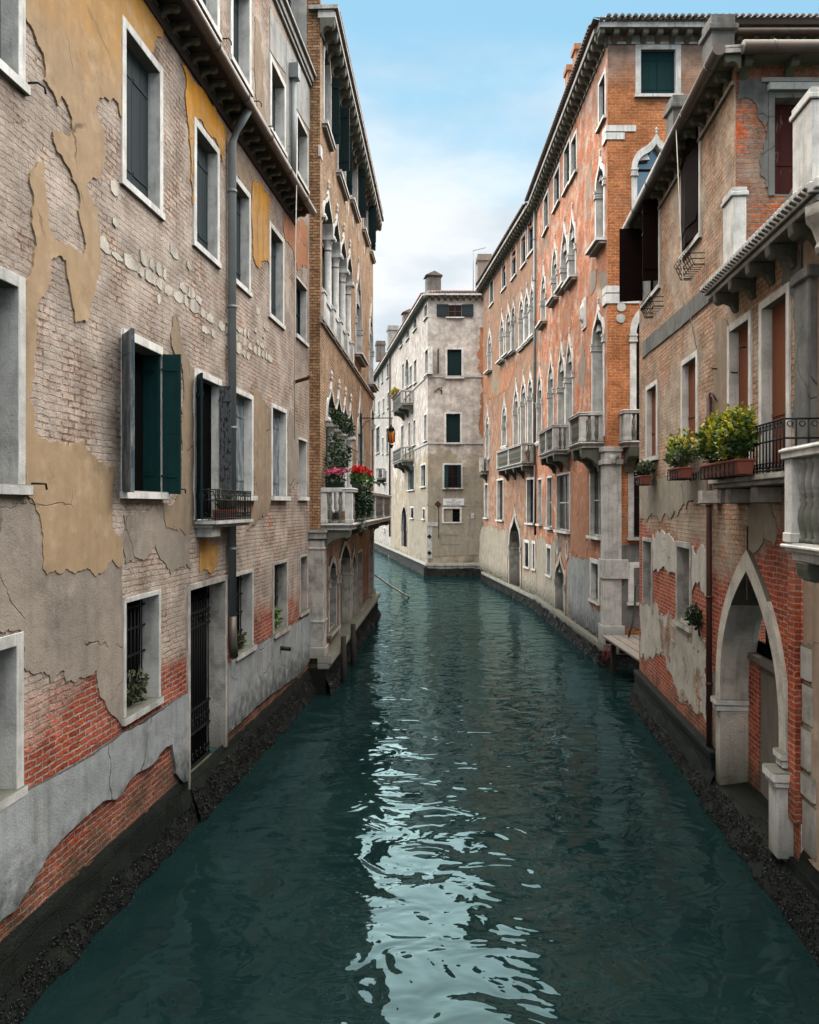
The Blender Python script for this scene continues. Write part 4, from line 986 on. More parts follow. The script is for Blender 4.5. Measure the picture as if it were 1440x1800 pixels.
# lantern on its arm
uL, zL = F.uz(634, 735); k = thing('wall_lantern', F.w(uL, 0, zL), 'amber glass lantern hanging from a long iron arm on the palace wall', 'lantern')
m = F.mb(); oL = 1.22; m.tube([(uL, 0, zL), (uL, oL + .05, zL)], .022, 6); m.tube([(uL, 0, zL - .5), (uL, .2, zL - .15), (uL, .55, zL - .02)], .014, 5); m.tube([(uL, oL, zL), (uL, oL, zL - .38)], .012, 5); m.build('arm', M['iron'], k)
m = F.mb(); zc = zL - .75; m.lathe([(.07, zc - .25), (.13, zc - .17), (.135, zc + .13), (.08, zc + .24)], uL, oL, 6); m.build('glass', M['amber'], k)
m = F.mb(); m.lathe([(.1, zc + .28), (.16, zc + .24), (.12, zc + .36), (.05, zc + .42), (.02, zc + .5)], uL, oL, 6); m.lathe([(.02, zc - .45), (.06, zc - .4), (.1, zc - .3)], uL, oL, 6)
for j in range(6): t_ = 6.2832 * j / 6; m.tube([(uL + .14 * math.cos(t_), oL + .14 * math.sin(t_), zc - .2), (uL + .15 * math.cos(t_), oL + .15 * math.sin(t_), zc + .24)], .014, 5)
m.build('cage', M['iron'], k)
# mooring rope
a = F.w(F.u(654), .1, 1.9); b = Vector((-.02, 45, .02)); pts = [a.lerp(b, t_ / 8) - Vector((0, 0, .05 * math.sin(math.pi * t_ / 8))) for t_ in range(9)]
m = MB(); m.tube(pts, .045, 6); tag(m.build('mooring_rope', M['rope']), 'pale mooring rope slanting from the left wall into the water', 'rope')

# ================================================================== NEAR HOUSES ON THE RIGHT
F = FR1 = Facade(*line(4.0, 848), -1)
H = thing('canal_house', F.w(16, -3, 0), 'rose brick house on the right with roof terrace, brown doors and pointed water gate', 'house', 'houses along the canal')
Un, Uc, Ue = F.u(1408), F.u(1293), F.u(1124)
w, q = window(F, H, 1199, 1233, 267, 460, fw=.1, sill=.03, fill='none', rec=.15)
leaf(F, w, q[1], .03, -1, 5, (q[1] - q[0]) * .5, q[2], q[3], M['shut_brown'], False, 2); leaf(F, w, q[0], .03, 1, 7, (q[1] - q[0]) * .49, q[2], q[3], M['shut_brown'], False, 2)
w, q = window(F, H, 1130, 1161, 395, 545, fw=.1, sill=.03, fill='glass', shut='shut_brown', rec=.2)
leaf(F, w, q[0], .03, 1, 85, .34, q[2] + .1, q[3], M['shut_brown'], False, 2); leaf(F, w, q[1], .03, -1, 98, .55, q[2] + .1, q[3], M['shut_brown'], True, 6)
zt, zb = 7.9, 6.05
for x0, x1 in ((1137, 1157), (1199, 1228)): window(F, H, 0, 0, 0, 0, uz=(F.u(x1), F.u(x0), zb, zt), fw=.11, rec=.1, depth=.45, fill='door', shut='door_brown', sill=.06, n=2)
for x0, x1 in ((1281, 1323), (1337, 1391)): window(F, H, 0, 0, 0, 0, uz=(F.u(x1), F.u(x0), 5.4, 7.92), fw=.12, rec=.12, depth=.5, fill='door', shut='door_brown', sill=0, n=3, name='french_window')
window(F, H, 1131, 1148, 944, 1062, fw=.09, rec=.25, depth=.4, fill='bars', sill=0, mat='stone_dirty')
window(F, H, 1190, 1217, 950, 1097, fw=.12, rec=.3, depth=.45, fill='bars', sill=.04, mat='stone_dirty')
# pointed water gate
g0, g1 = F.u(1390), F.u(1264); zs_, za_, zg = 1.75, 4.36, .3
w, q = archwin(F, H, 0, 0, 0, 0, uz=(g0, g1, zg, za_, zs_), kind='pointed', fw=.26, proj=.06, depth=.5, fill='none', mat='stone_block', capital=False, sill=0, name='water_gate')
for a in (g0, g1 - .24):
    m = F.mb(); m.box(a - .05, a + .25, -.8, .14, zs_ - .05, zs_ + .05); m.box(a - .03, a + .23, -.8, .11, zs_ - .15, zs_ - .05); m.build('impost', M['stone'], w, .01)
m = F.mb(); m.box(g0 - .1, g0 + .24, -.2, .2, .45, 1.55); m.box(g0 - .16, g0 + .28, -.2, .27, 1.45, 1.58); m.box(g0 - .14, g0 + .26, -.2, .24, 1.38, 1.45); m.build('pedestal', M['stone'], w, .015)
uc, wi = q[0], q[1]
m = F.mb(); planks(m, uc - wi / 2, uc + .82, -.48, -.42, zg, zs_ + .75, 5); m.box(uc - wi / 2, uc + wi / 2, -.5, -.36, zs_ + .75, zs_ + .85); m.build('door', M['wood_old'], w)
m = F.mb(); m.box(uc + .82, uc + wi / 2, -.46, -.4, zg, zs_ + .75); m.build('side_panel', M['R1'], w)
m = F.mb()
for j in range(9): t_ = .35 + .3 * j; m.tube([(uc + .06 * math.cos(t_), -.42, zs_ + .85), (uc + .55 * math.cos(t_ * .9), -.42, zs_ + .85 + 1.2 * abs(math.sin(t_ * .9)))], .014, 5)
m.build('fanlight_grille', M['iron'], w)
m = F.mb(); m.box(uc - .012, uc + .012, .03, .05, 3.6, 4.7); m.build('iron_rod', M['rust'], w)
F.holes.append((Uc, Uc, 8.45, 8.45))
F.wall(H, 'wall', M['R1'], Un, Ue, .3, 12.1, cut=lambda u, z: u < Uc and z > 8.45)
F.holes = []; F.arch = []
# end wall toward the side canal
e = F.w(Ue, 0, 0); FE = Facade((e.x, e.y), (1, 0), -1); m = FE.mb(); m.poly([(0, 0, .3), (7, 0, .3), (7, 0, 12.1), (0, 0, 12.1)]); m.build('end_wall', M['R1'], H, fixn=False)
# face above the roof terrace
e = F.w(Uc, 0, 0); FT = Facade((e.x, e.y), (1, 0), 1)
w, q = window(FT, H, 1350, 1452, 162, 345, fw=.1, rec=.2, fill='door', shut='door_dark', sill=0, mat='grey_soot', name='terrace_door', n=4)
m = FT.mb(); m.box(FT.u(1348), FT.u(1460), -.02, .1, FT.z(1348, 163), FT.z(1348, 149)); m.build('lintel', M['stone'], w, .01)
FT.wall(H, 'terrace_wall', M['R1f'], 0, 6, 8.4, 12.1)
patch(FT, H, [(1296, 142), (1345, 140), (1352, 200), (1350, 330), (1344, 330), (1340, 215), (1330, 190), (1310, 172), (1296, 176)], 'grey_soot', .015, 31)
# eaves and gutter, along the canal and round the corner
c = cornice(F, H, Uc - .35, Ue - .1, 11.98, .3, .08, .5, .26, .22, .12, 'stone_dirty', gutter=.1)
c2 = cornice(FT, H, .0, 6, 11.98, .35, .08, .75, .3, .25, .13, 'stone_dirty', gutter=.1)
tile_roof(F, H, Uc - .3, Ue, 12.15, .25, 5, .42, 'tile_grey')
# chimneys on the roof
rf = [o for o in H.children if o.name.startswith('roof')][0]
for x0, x1, y0, zt_ in ((5.95, 6.31, 18.5, 14.3), (5.65, 6.07, 15.3, 14.2)):
    m = MB(); m.box(x0, x1, y0, y0 + .5, 12.0, zt_ - .3); m.box(x0 - .06, x1 + .06, y0 - .06, y0 + .56, zt_ - .3, zt_ - .2); m.box(x0 - .01, x1 + .01, y0 - .01, y0 + .51, zt_ - .2, zt_); m.build('chimney', M['grey_soot'], rf, .01)
# plaster coats
patch(F, H, [(1131, 602), (1255, 492), (1262, 505), (1255, 525), (1131, 630)], 'grey_soot', .03, 32, .003, name='string_course', label='dark grey plaster band')
patch(F, H, [(1128, 852), (1150, 842), (1200, 838), (1252, 845), (1252, 880), (1240, 890), (1215, 880), (1200, 888), (1190, 905), (1165, 912), (1145, 905), (1128, 915)], 'beige_render', .015, 33)
patch(F, H, [(1256, 590), (1262, 560), (1281, 570), (1281, 760), (1256, 770)], 'tan', .015, 34)
patch(F, H, [(1148, 940), (1190, 952), (1190, 1010), (1176, 1010), (1168, 995), (1158, 1005), (1149, 1000)], 'white_render', .02, 35, label='white render panel')
patch(F, H, [(1217, 960), (1244, 968), (1244, 1050), (1235, 1040), (1232, 1020), (1224, 1022), (1218, 1040)], 'white_render', .02, 36)
patch(F, H, [(1126, 1062), (1150, 1062), (1175, 1075), (1190, 1098), (1220, 1100), (1240, 1120), (1243, 1270), (1225, 1255), (1205, 1235), (1185, 1200), (1172, 1160), (1158, 1150), (1140, 1160), (1127, 1155)], 'peel_render', .012, 37, .03)
patch(F, H, [(1318, 880), (1352, 878), (1368, 930), (1362, 962), (1345, 945), (1332, 968), (1318, 975), (1312, 950)], 'beige_render', .012, 38)
patch(F, H, [(1255, 1180), (1270, 1190), (1263, 1250), (1258, 1320), (1252, 1300)], 'beige_render', .012, 39)
patch(F, H, [(1385, 345), (1405, 345), (1408, 520), (1400, 640), (1404, 750), (1393, 750), (1393, 520), (1375, 500), (1368, 440)], 'grey_soot', .012, 40)
# roof terrace edge, with toothed stone
zt = 8.42; a0, a1 = F.u(1418, .45), Uc + .35
m = F.mb(); m.box(a0, a1, -.3, .4, zt, zt + .1); m.box(a0, a1, -.3, .34, zt - .08, zt)
n = int((a1 - a0) / .13)
for k_ in range(n):
    a = a0 + (a1 - a0) * k_ / n; m.prism([(.38, zt + .02), (.47, zt + .06), (.47, zt + .13), (.38, zt + .16)], a, a + .09)
FTe = F.w(a0, 0, 0)
m.box(a0 - .05, a0 + .03, -2.5, .44, zt + .0, zt + .12)
for k_ in range(20): b = .4 - k_ * .14; m.box(a0 - .12, a0 - .04, b - .09, b, zt + .03, zt + .14)
TC = m.build('terrace_cornice', M['stone_grey'], H, .01)
for k_ in range(5): shared(('tb',), 'bracket', bracket_shape(.36, .3, .16), M['stone_dirty'], TC, F.w(a0 + .75 + (a1 - a0 - 1.2) * k_ / 4, 0, zt - .08), F.rot, bevel=.012)
m = F.mb(); m.lathe([(.16, zt - .62), (.2, zt - .56), (.17, zt - .5), (.24, zt - .3), (.3, zt - .22), (.3, zt - .1)], a0 + .12, .12, 8); m.build('capital', M['stone_dirty'], TC, .006)
m = F.mb(); m.poly([(a0, .3, zt + .02), (Uc, .3, zt + .02), (Uc, -5, zt + .02), (a0, -5, zt + .02)]); m.build('terrace_floor', M['stone_dirty'], H, fixn=False)
for a_, b_, z1, w_ in ((F.u(1288, .28), F.u(1271, .28), 9.75, .2), (F.u(1426, .28), F.u(1393, .28), 9.75, .5)):
    m = F.mb(); m.box(a_, b_, .28 - w_, .28, zt + .1, z1 - .14); m.box(a_ - .03, b_ + .03, .25 - w_, .31, z1 - .14, z1 - .07); m.box(a_ - .01, b_ + .01, .27 - w_, .29, z1 - .07, z1); m.box(a_ - .03, b_ + .03, .25 - w_, .31, zt + .1, zt + .22); m.build('terrace_post', M['stone'], TC, .012)
# balcony slab with iron rail
a0, a1, zf = F.u(1384, .4), F.u(1250, .4), 5.42
m = F.mb(); m.box(a0, a1, -.1, .45, zf - .08, zf); m.box(a0 + .03, a1 - .03, -.1, .38, zf - .15, zf - .08); B = m.build('balcony', M['stone_dirty'], H, .012)
for x in (1265, 1300, 1318, 1368): u = F.u(x); m = F.mb(); m.box(u - .14, u + .14, -.05, .32, zf - .38, zf - .15); m.build('corbel', M['stone_dirty'], B, .015)
m = F.mb(); rail(m, [(a0 + .05, 0), (a0 + .05, .42), (a1 - .05, .42), (a1 - .05, 0)], zf, zf + .62, .12, .01); m.build('railing', M['iron'], B)
# down pipes and cables
m = F.mb(); u = F.u(1254); m.tube([(u, .07, 6.9), (u, .07, .7)], .05, 10)
for z_ in (6.5, 5, 3.4, 1.9): m.tube([(u, .07, z_), (u, .07, z_ + .05)], .062, 10)
m.tube([(u, .07, 6.9), (u - .2, .1, 6.95), (u - .3, .03, 6.8)], .015, 5); m.build('drainpipe', M['copper'], H)
m = F.mb(); u = F.u(1218, .12); m.tube([(u, .42, 12.0), (u, .3, 9.2), (u, .05, 7.9)], .009, 5); m.build('cable', M['rope'], H)
for x, y in ((1297, 655), (1312, 610), (1262, 648)): u, z_ = F.uz(x, y); m = F.mb(); m.tube([(u, 0, z_), (u, .08, z_), (u + .06, .09, z_ + .02)], .014, 5); m.build('wall_hook', M['iron'], H)
# quay wall below
m = F.mb(); m.box(g1 + .02, Ue, -.1, .12, .1, .82); m.box(g1, Ue + .02, -.1, .15, .72, .84); m.build('quay_edge', M['quay'], H, .015)
m = F.mb(); m.box(8, g0 - .02, -.1, .06, .1, .5); m.build('quay_edge', M['quay'], H, .015)
crust(F, H, g1 - .1, Ue + .05, [(.1, .55), (.13, .45), (.18, .25), (.26, .03), (.34, -.4)], nsh=7000, zt=.28, seed=33, shell=.02)
crust(F, H, 3.0, g1 - .05, [(-.9, .55), (-.25, .42), (.1, .36), (.2, .26), (.32, .03), (.42, -.4)], nsh=18000, zt=.38, seed=43, shell=.018)
m = F.mb(); m.box(g0, g1, -.9, -.75, .1, .7); m.build('step', M['quay'], H)

# neighbour at the right edge, with a carved balcony
F0 = Facade(*line(4.02, 848), -1)
H0 = thing('canal_house', F0.w(8, -3, 0), 'house at the right edge of the view with pink plaster and a carved white balcony', 'house', 'houses along the canal')
F0.wall(H0, 'wall', M['R0'], 2, F0.u(1412), .3, 8.3)
m = F0.mb(); u = F0.u(1409); m.box(u - .5, u - .02, -.1, .1, 4.6, 7.9); m.box(u - .56, u + .02, -.1, .14, 7.75, 7.9); m.build('pilaster', M['grey_soot'], H0, .02)
rnd = random.Random(2); z_ = .7
while z_ < 3.1:
    m = F0.mb(); h_ = rnd.uniform(.3, .7); m.box(u - rnd.uniform(.22, .5), u - .02, -.1, .02 + rnd.uniform(-.01, .02), z_, z_ + h_ - .015); z_ += h_; m.build('quoin', M['stone_dirty'], H0, .03)
m = F0.mb(); m.box(u - .02, u + .22, -.05, .09, 1.0, 4.4); m.build('brick_pier', M['R1'], H0, .01)
bb_ = F0.u(1384, .75); balcony(F0, H0, 3.5, bb_, 4.62, .78, 1.0, corb=(bb_ - .3, bb_ - 2), ch=.45, cw=.3, mat='stone', step=.17)
crust(F0, H0, 2.0, F0.u(1412), [(0, .7), (.06, .5), (.1, .2), (.2, -.3)], seed=51)

# plants on the right
def bush(F, u, off, z, wl, label, mats_, hgt, n, name='planter', box='terracotta', size=.08, group='planters below the brown windows'):
    k = planter(F, u, off, z, name, label, 'planter', wl, box, [], group)
    rnd = random.Random(int(u * 50)); 
    for nm, mt, fr, sc in mats_:
        m = F.mb()
        for j in range(max(2, int(wl / .22))):
            a = u - wl / 2 + wl * (j + .5) / max(2, int(wl / .22)); 
            leaves(m, (a + rnd.gauss(0, .04), off + rnd.gauss(0, .04), z + .2 + hgt * rnd.uniform(.42, .62) * sc), (.2, .2, hgt * .52 * sc), int(n * fr), size, rnd)
            for q_ in range(4): m.tube([(a + rnd.gauss(0, .03), off, z + .15), (a + rnd.gauss(0, .12), off + rnd.gauss(0, .1), z + .2 + hgt * rnd.uniform(.5, .9) * sc)], .006, 4)
        m.build(nm, M[mt], k)
    m = F.mb()
    for b in (-.16, .16): m.box(u - wl / 2 - .03, u + wl / 2 + .03, off + b - .006, off + b + .006, z + .06, z + .075)
    for j in range(int(wl / .2) + 1): a = u - wl / 2 + j * .2; m.box(a, a + .015, off - .16, off + .16, z - .02, z - .008); m.box(a, a + .015, off + .15, off + .165, z - .02, z + .16); m.box(a, a + .015, -.0, .02, z - .02, z + .12)
    m.build('holder', M['iron'], k)
    return k
F = FR1
bush(F, F.u(1131, .25), .25, F.z(1131, 852, .25), .75, 'smallest terracotta planter with pale green shrub, furthest from the viewer', [('foliage', 'leaf_grey', 1, .8), ('dark_foliage', 'leaf_dark', .5, .6)], .42, 260, size=.07)
bush(F, F.u(1196, .28), .28, F.z(1196, 842, .28), .95, 'middle planter with grey green herbs and a taller light green shrub', [('foliage', 'leaf_grey', 1, .6), ('tall_foliage', 'leaf_yellow', .35, 1.2), ('dark_foliage', 'leaf_mid', .6, .9)], .6, 260, size=.075)
bush(F, F.u(1284, .5), .56, F.z(1284, 838, .5), 1.75, 'long terracotta trough with the big yellow green bush beside the iron rail', [('foliage', 'leaf_mid', .85, 1), ('yellow_foliage', 'leaf_yellow', 1.0, 1.08), ('dark_foliage', 'leaf_dark', .4, .5)], .66, 470, size=.075)
for x, y, lab, w_ in ((1207, 478, 'empty iron flower basket under the closed brown shutters', 1.0), (1141, 548, 'empty iron flower basket under the open brown shutters', 1.1)):
    u, z_ = F.uz(x, y, .2); m = F.mb()
    for zz, oo in ((z_, .2), (z_ + .1, .24), (z_ + .2, .28)):
        m.tube([(u - w_ / 2, 0, zz), (u - w_ / 2, oo, zz), (u + w_ / 2, oo, zz), (u + w_ / 2, 0, zz)], .01, 5)
    for j in range(8): a = u - w_ / 2 + w_ * j / 7; m.tube([(a, 0, z_ - .02), (a, .18, z_ - .02), (a, .28, z_ + .2), (a, .32, z_ + .26), (a, .28, z_ + .3)], .008, 5)
    tag(m.build('flower_basket', M['iron']), lab, 'flower basket', 'iron window baskets')
u, z_ = F.uz(1232, 1085); m = F.mb(); leaves(m, (u, .1, z_), (.28, .14, .26), 330, .08, random.Random(6)); m.tube([(u, .02, z_ - .35), (u + .05, .06, z_)], .015, 5)
tag(m.build('caper_bush', M['leaf_dark']), 'dark green bush sprouting from the wall beside the drainpipe', 'plant')

# ================================================================== GOTHIC PALACE ON THE RIGHT
F = FR2 = Facade(*line(6.07, 725), -1)
Uc, Ue = F.u(1068), F.u(943); ZE = 20.0
H = thing('gothic_palace', F.w((Uc + Ue) / 2, -5, 0), 'tall orange brick gothic palace on the right with ogee windows and stone balconies', 'house', 'houses along the canal')
kw = dict(fill='glass', shut='shut_grey', mat='stone', fw=.12, rec=.14, depth=.35, sill=.08)
for a in ((1052.5, 1066, 148, 235), (1004, 1015, 250, 325), (991.5, 1003, 266, 347), (974, 985, 310, 377), (956, 965, 351, 418)): window(F, H, *a, **kw)
kA = dict(fill='glass', shut='shut_grey', mat='stone', depth=.4, rec=.32)
archwin(F, H, 1048, 1065, 272, 442, yspr=340, sill=.3, fw=.15, **kA)
for a in ((1000.5, 1014, 365, 502), (987, 1000, 387, 512), (971, 981.5, 418, 534), (952, 961, 464, 574)): archwin(F, H, *a, sill=.25, fw=.13, **kA)
archwin(F, H, 1042, 1064, 532, 775, yspr=607, sill=0, fw=.15, **kA)
for a in ((995.5, 1009, 584, 790), (981.5, 995, 598, 795), (964, 975, 618, 760), (945, 954.5, 641, 778)): archwin(F, H, *a, sill=.08, fw=.13, **kA)
kB = dict(fill='glass', shut='stone_grey', mat='stone', fw=.08, rec=.12, sill=.12, depth=.25)
for a in ((1038, 1059, 815, 946), (979, 1002.5, 834, 935), (962, 971.5, 838, 930), (946.5, 953, 841, 924)): window(F, H, *a, **kB)
for a in ((1038, 1054.5, 980, 1056), (961, 970, 956, 1012)): window(F, H, *a, fill='bars', mat='stone', fw=.16, rec=.15, sill=.05)
w, q = archwin(F, H, 976.5, 995.5, 968, 1078, yspr=1018, kind='ogee', fw=.17, sill=0, fill='stone', mat='stone_dirty', rec=.25, name='water_door')
F.wall(H, 'wall', M['R2'], Uc, Ue, .4, ZE)
F.holes = []; F.arch = []
for x, y in ((981.5, 958), (998, 967)):
    u, z_ = F.uz(x, y); pts = [(u + .22 * math.cos(t_ * .39), z_ + .42 * math.sin(t_ * .39)) for t_ in range(17)]; pi = [(u + .15 * math.cos(t_ * .39), z_ + .33 * math.sin(t_ * .39)) for t_ in range(17)]
    m = F.mb(); m.strip(pi, pts, -.02, .05); w = m.build('oval_window', M['stone'], H); m = F.mb(); m.slab(pi[:-1], -.01, .012); m.build('pane', M['glass'], w)
patch(F, H, [(1067, 1005), (1067, 1115), (1030, 1100), (985, 1068), (955, 1045), (944, 1035), (944, 945), (960, 948), (980, 960), (1003, 965), (1004, 985), (1020, 985), (1037, 990), (1056, 990)], 'beige_render', .012, 61, .03) if False else None
u, z_ = F.uz(1028, 552); m = F.mb(); m.box(u - .35, u + .3, -.02, .05, z_ - .55, z_ + .55); m.box(u - .27, u + .22, .05, .07, z_ - .45, z_ + .45); m.lathe([(.02, z_ - .35), (.14, z_ - .2), (.1, z_), (.13, z_ + .2), (.05, z_ + .35)], u, .06, 8); m.build('relief', M['stone'], H, .01)
for pts, mt in (([(985, 560), (992, 540), (1004, 545), (1006, 575), (996, 592), (988, 590)], 'rust_stain'), ([(1024, 590), (1030, 640), (1026, 690), (1018, 660)], 'grey_render'), ([(1040, 480), (1050, 475), (1046, 510), (1038, 520)], 'grey_render'), ([(1005, 828), (1034, 826), (1034, 985), (1005, 972)], 'rust_stain')): patch(F, H, pts, mt, .012, len(pts) + int(pts[0][0]), .03)
patch(F, H, [(1003, 978), (1037, 988), (1037, 1062), (1058, 1075), (1064, 1128), (1040, 1112), (1004, 1085), (998, 1072), (998, 985)], 'grey_cement', .015, 63, .02)
patch(F, H, [(944, 943), (960, 948), (961, 1014), (971, 1014), (971, 952), (978, 955), (976, 1068), (960, 1058), (944, 1048)], 'beige_render', .015, 64, .02)
# balconies
p = .75; b0, b1 = F.u(1062), F.u(1000, p); balcony(F, H, b0 + .05, b1, 7.05, p, .95, step=.17, corb=(b0 + .3, b1 - .3), ch=.75, cw=.3)
p = .66; b0, b1 = F.u(1002.5), F.u(947, p); balcony(F, H, b0, b1, 7.2, p, .95, step=.17, corb=(b0 + .25, (b0 + b1) / 2, b1 - .25), ch=.6, cw=.25, ped=((b0 + b1) / 2,))
# canal cornice and roof
c = cornice(F, H, Uc - .1, Ue, ZE - .35, .45, .16, .5, .4, .35, .17, 'stone_grey')
tile_roof(F, H, Uc - .5, Ue, ZE - .12, .6, 6, .4, 'tile_grey', hip=(1, 0))
# front face toward the side canal
e = F.w(Uc, 0, 0); FF = Facade((e.x, e.y), (1, 0), 1)
window(FF, H, 1117, 1197, 78, 173, fw=.17, rec=.12, fill='shut', shut='shut_teal', sill=.08, n=4)
archwin(FF, H, 1110, 1197, 235, 413, yspr=297, kind='ogee', fw=.17, sill=.2, fill='glass_sky', shut='shut_brown', mat='stone', rec=.2, depth=.3)
archwin(FF, H, 1107, 1190, 533, 790, yspr=588, kind='round', fw=.2, sill=0, fill='glass', shut='shut_green', mat='stone')
window(FF, H, 1104, 1190, 795, 950, fw=.18, fill='glass', shut='shut_green', sill=.12, mat='stone_grey')
w, q = window(FF, H, 1104, 1170, 988, 1064, fw=.18, fill='bars', rec=.1, sill=.06, mat='stone')
xw = FF.u(1262)
FF.wall(H, 'front_wall', M['R2f'], 0, 12, .4, ZE)
balcony(FF, H, FF.u(1098, .6), FF.u(1200), 7.0, .6, .95, corb=(FF.u(1106), FF.u(1185)), ch=.75, cw=.3)
patch(FF, H, [(1100, 50), (1216, 48), (1218, 72), (1190, 74), (1118, 74), (1102, 72)], 'pale_render', .012, 65)
patch(FF, H, [(1093, 960), (1180, 960), (1180, 1100), (1092, 1100)], 'grey_soot', .012, 66)
for x0, x1, y0, y1 in ((0, 50, 220, 232), (0, 30, 233, 246), (0, 28, 502, 515), (0, 62, 516, 534)):
    m = FF.mb(); u1_ = (x1) / FPX * 25.5; m.box(-.06, u1_, -.1, .03, FF.z(1070, y1), FF.z(1070, y0)); m.box(-.06, .0, -.5, -.1, FF.z(1070, y1), FF.z(1070, y0)); m.build('quoin', M['stone'], H, .01)
m = FF.mb(); z0_, z1_ = .9, 6.85
m.box(-.1, .42, -.5, .08, z0_ + .0, z1_); m.box(-.16, .46, -.55, .14, z1_ - .55, z1_ - .4); m.box(-.14, .46, -.55, .12, z1_ - .15, z1_); m.box(-.14, .62, -.55, .12, 2.75, 3.35); m.box(-.16, .5, -.55, .15, .7, 1.3)
m.box(.02, .05, .08, .1, 3.4, 6.2); m.box(.28, .31, .08, .1, 3.4, 6.2); m.build('corner_pilaster', M['stone_grey'], H, .015)
m = FF.mb(); m.lathe([(.1, 6.3), (.13, 6.36), (.1, 6.45), (.18, 6.6)], .16, .06, 10); m.build('carving', M['stone_grey'], H)
for x, y in ((1092, 540), (1091, 560)): u, z_ = FF.uz(x, y); m = FF.mb(); m.tube([(u, 0, z_), (u, .03, z_)], .14, 16); m.build('stone_roundel', M['stone_grey'], H)
c = cornice(FF, H, -.35, xw, ZE - .35, .45, .16, .5, .4, .3, .17, 'stone_grey')
n = int((xw + .3) / .18); m = FF.mb()
for k_ in range(n): a = -.35 + k_ * .18; m.prism([(.4, ZE - .19), (.52, ZE - .14), (.52, ZE - .06), (.4, ZE - .02)], a, a + .11)
m.build('toothed_edge', M['stone_grey'], c)
cornice(FF, H, xw, 12, ZE - .5, .35, .1, .5, .3, .25, .15, 'stone_dirty', gutter=.09)
tile_roof(FF, H, -.6, 12, ZE - .12, .6, 6, .4, 'tile_grey', hip=(1, 0))
rf = [o for o in H.children if o.name.startswith('roof')][0]
for x0, x1, y0, zt_ in ((6.89, 7.4, 34, 24.2), (6.95, 7.3, 36, 24.4)):
    m = MB(); m.box(x0, x1, y0, y0 + .6, 19.5, zt_ - .25); m.box(x0 - .07, x1 + .07, y0 - .07, y0 + .67, zt_ - .25, zt_); m.build('chimney', M['rust_stain'], rf, .01)
m = F.mb(); u = Ue - .12; m.tube([(u, .1, ZE - .4), (u, .1, 6.9)], .07, 10)
for k_ in range(6): m.tube([(u, .1, 8 + 2 * k_), (u, .1, 8.06 + 2 * k_)], .082, 10)
m.build('drainpipe', M['pipe'], H)
m = F.mb(); u = Ue - .3; m.tube([(u, .1, 7.0), (u, .1, 3.6)], .06, 10); m.build('drainpipe', M['copper'], H)
m = F.mb(); m.box(Uc - .15, Ue, -.1, .16, .5, .68); m.box(Uc - .1, Ue, -.1, .1, .3, .5); m.build('ledge', M['stone_dirty'], H, .015)
m = FF.mb(); m.box(-.1, 12, -.1, .12, .4, 1.0); m.build('ledge', M['stone_dirty'], H, .015)
crust(F, H, Uc - .2, Ue + .3, [(.08, .5), (.1, .4), (.14, .22), (.2, .03), (.3, -.4)], nsh=6000, zt=.4, seed=53, shell=.035)
crust(FF, H, -.3, 8, [(.06, .5), (.1, .3), (.2, .05), (.3, -.4)], nsh=2500, zt=.4, seed=57, shell=.035)

# ================================================================== FAR HOUSE ON THE RIGHT
P0 = F.w(Ue, 0, 0)
F = FR3 = Facade((P0.x, P0.y), ((605 - CX) / FPX, 1), -1)
Ue3 = F.u(850); ZE = 20.0
H = thing('canal_house', F.w(8, -5, 0), 'brown and orange far house on the right past the zinc drainpipe, narrow gothic windows', 'house', 'houses along the canal')
for a in ((928, 939, 391, 455), (916, 925.5, 418, 475), (899, 908.5, 439, 496), (882, 890.5, 464, 516), (861, 868, 493, 542)): window(F, H, *a, fill='glass', shut='shut_grey', mat='stone', fw=.12, rec=.13, sill=.06)
for a in ((932, 941, 492, 594), (922.5, 931.5, 503, 604), (913, 922, 512, 614)): archwin(F, H, *a, fw=.12, **{**kA, 'mat': 'stone'})
for a in ((890, 899, 532, 626), (879.5, 887, 547, 637), (858, 865, 574, 655)): archwin(F, H, *a, fw=.12, sill=.25, **kA)
w = archwin(F, H, 900, 907, 525, 620, fw=.12, fill='shut', shut='shut_green', sill=.2)
for a in ((928.5, 938, 650, 788), (916, 926, 656, 792), (903, 913, 670, 795), (883, 892, 697, 785), (854, 861, 716, 806)): archwin(F, H, *a, fw=.13, sill=.05, **kA)
for a in ((926, 940, 840, 922), (874, 885.5, 842, 916), (852, 858.5, 850, 912)): window(F, H, *a, fill='glass', shut='shut_grey', mat='stone', fw=.12, rec=.2, sill=.1)
for a in ((922, 931, 948, 998), (936, 942, 950, 1002)): window(F, H, *a, fill='bars', mat='stone', fw=.16, rec=.02, sill=.04)
w, q = archwin(F, H, 895, 917, 890, 1030, yspr=958, kind='ogee', fw=.24, depth=.7, sill=0, fill='shut', shut='shut_green', rec=.6, mat='stone_dirty', cusp=False, name='water_door')
F.wall(H, 'wall', M['R3'], -.02, Ue3, .4, ZE); F.holes = []; F.arch = []
e = F.w(Ue3, 0, 0); FB = Facade((e.x, e.y), (1, 0), -1); m = FB.mb(); m.poly([(0, 0, .4), (9, 0, .4), (9, 0, ZE), (0, 0, ZE)]); m.build('back_wall', M['R3'], H, fixn=False)
patch(F, H, [(845, 937), (848, 925), (890, 932), (893, 940), (893, 1022), (843, 997)], 'beige_render', .02, 71, .035, seg=.2)
for k_, p_ in enumerate(([(919, 1004), (943, 1008), (943, 1048), (919, 1036)], [(931.5, 949), (935.5, 950), (935.5, 1007), (931.5, 1006)], [(919, 945), (921.5, 945), (921.5, 1005), (919, 1004)])): patch(F, H, p_, 'beige_render', .015, 72 + k_, 0)
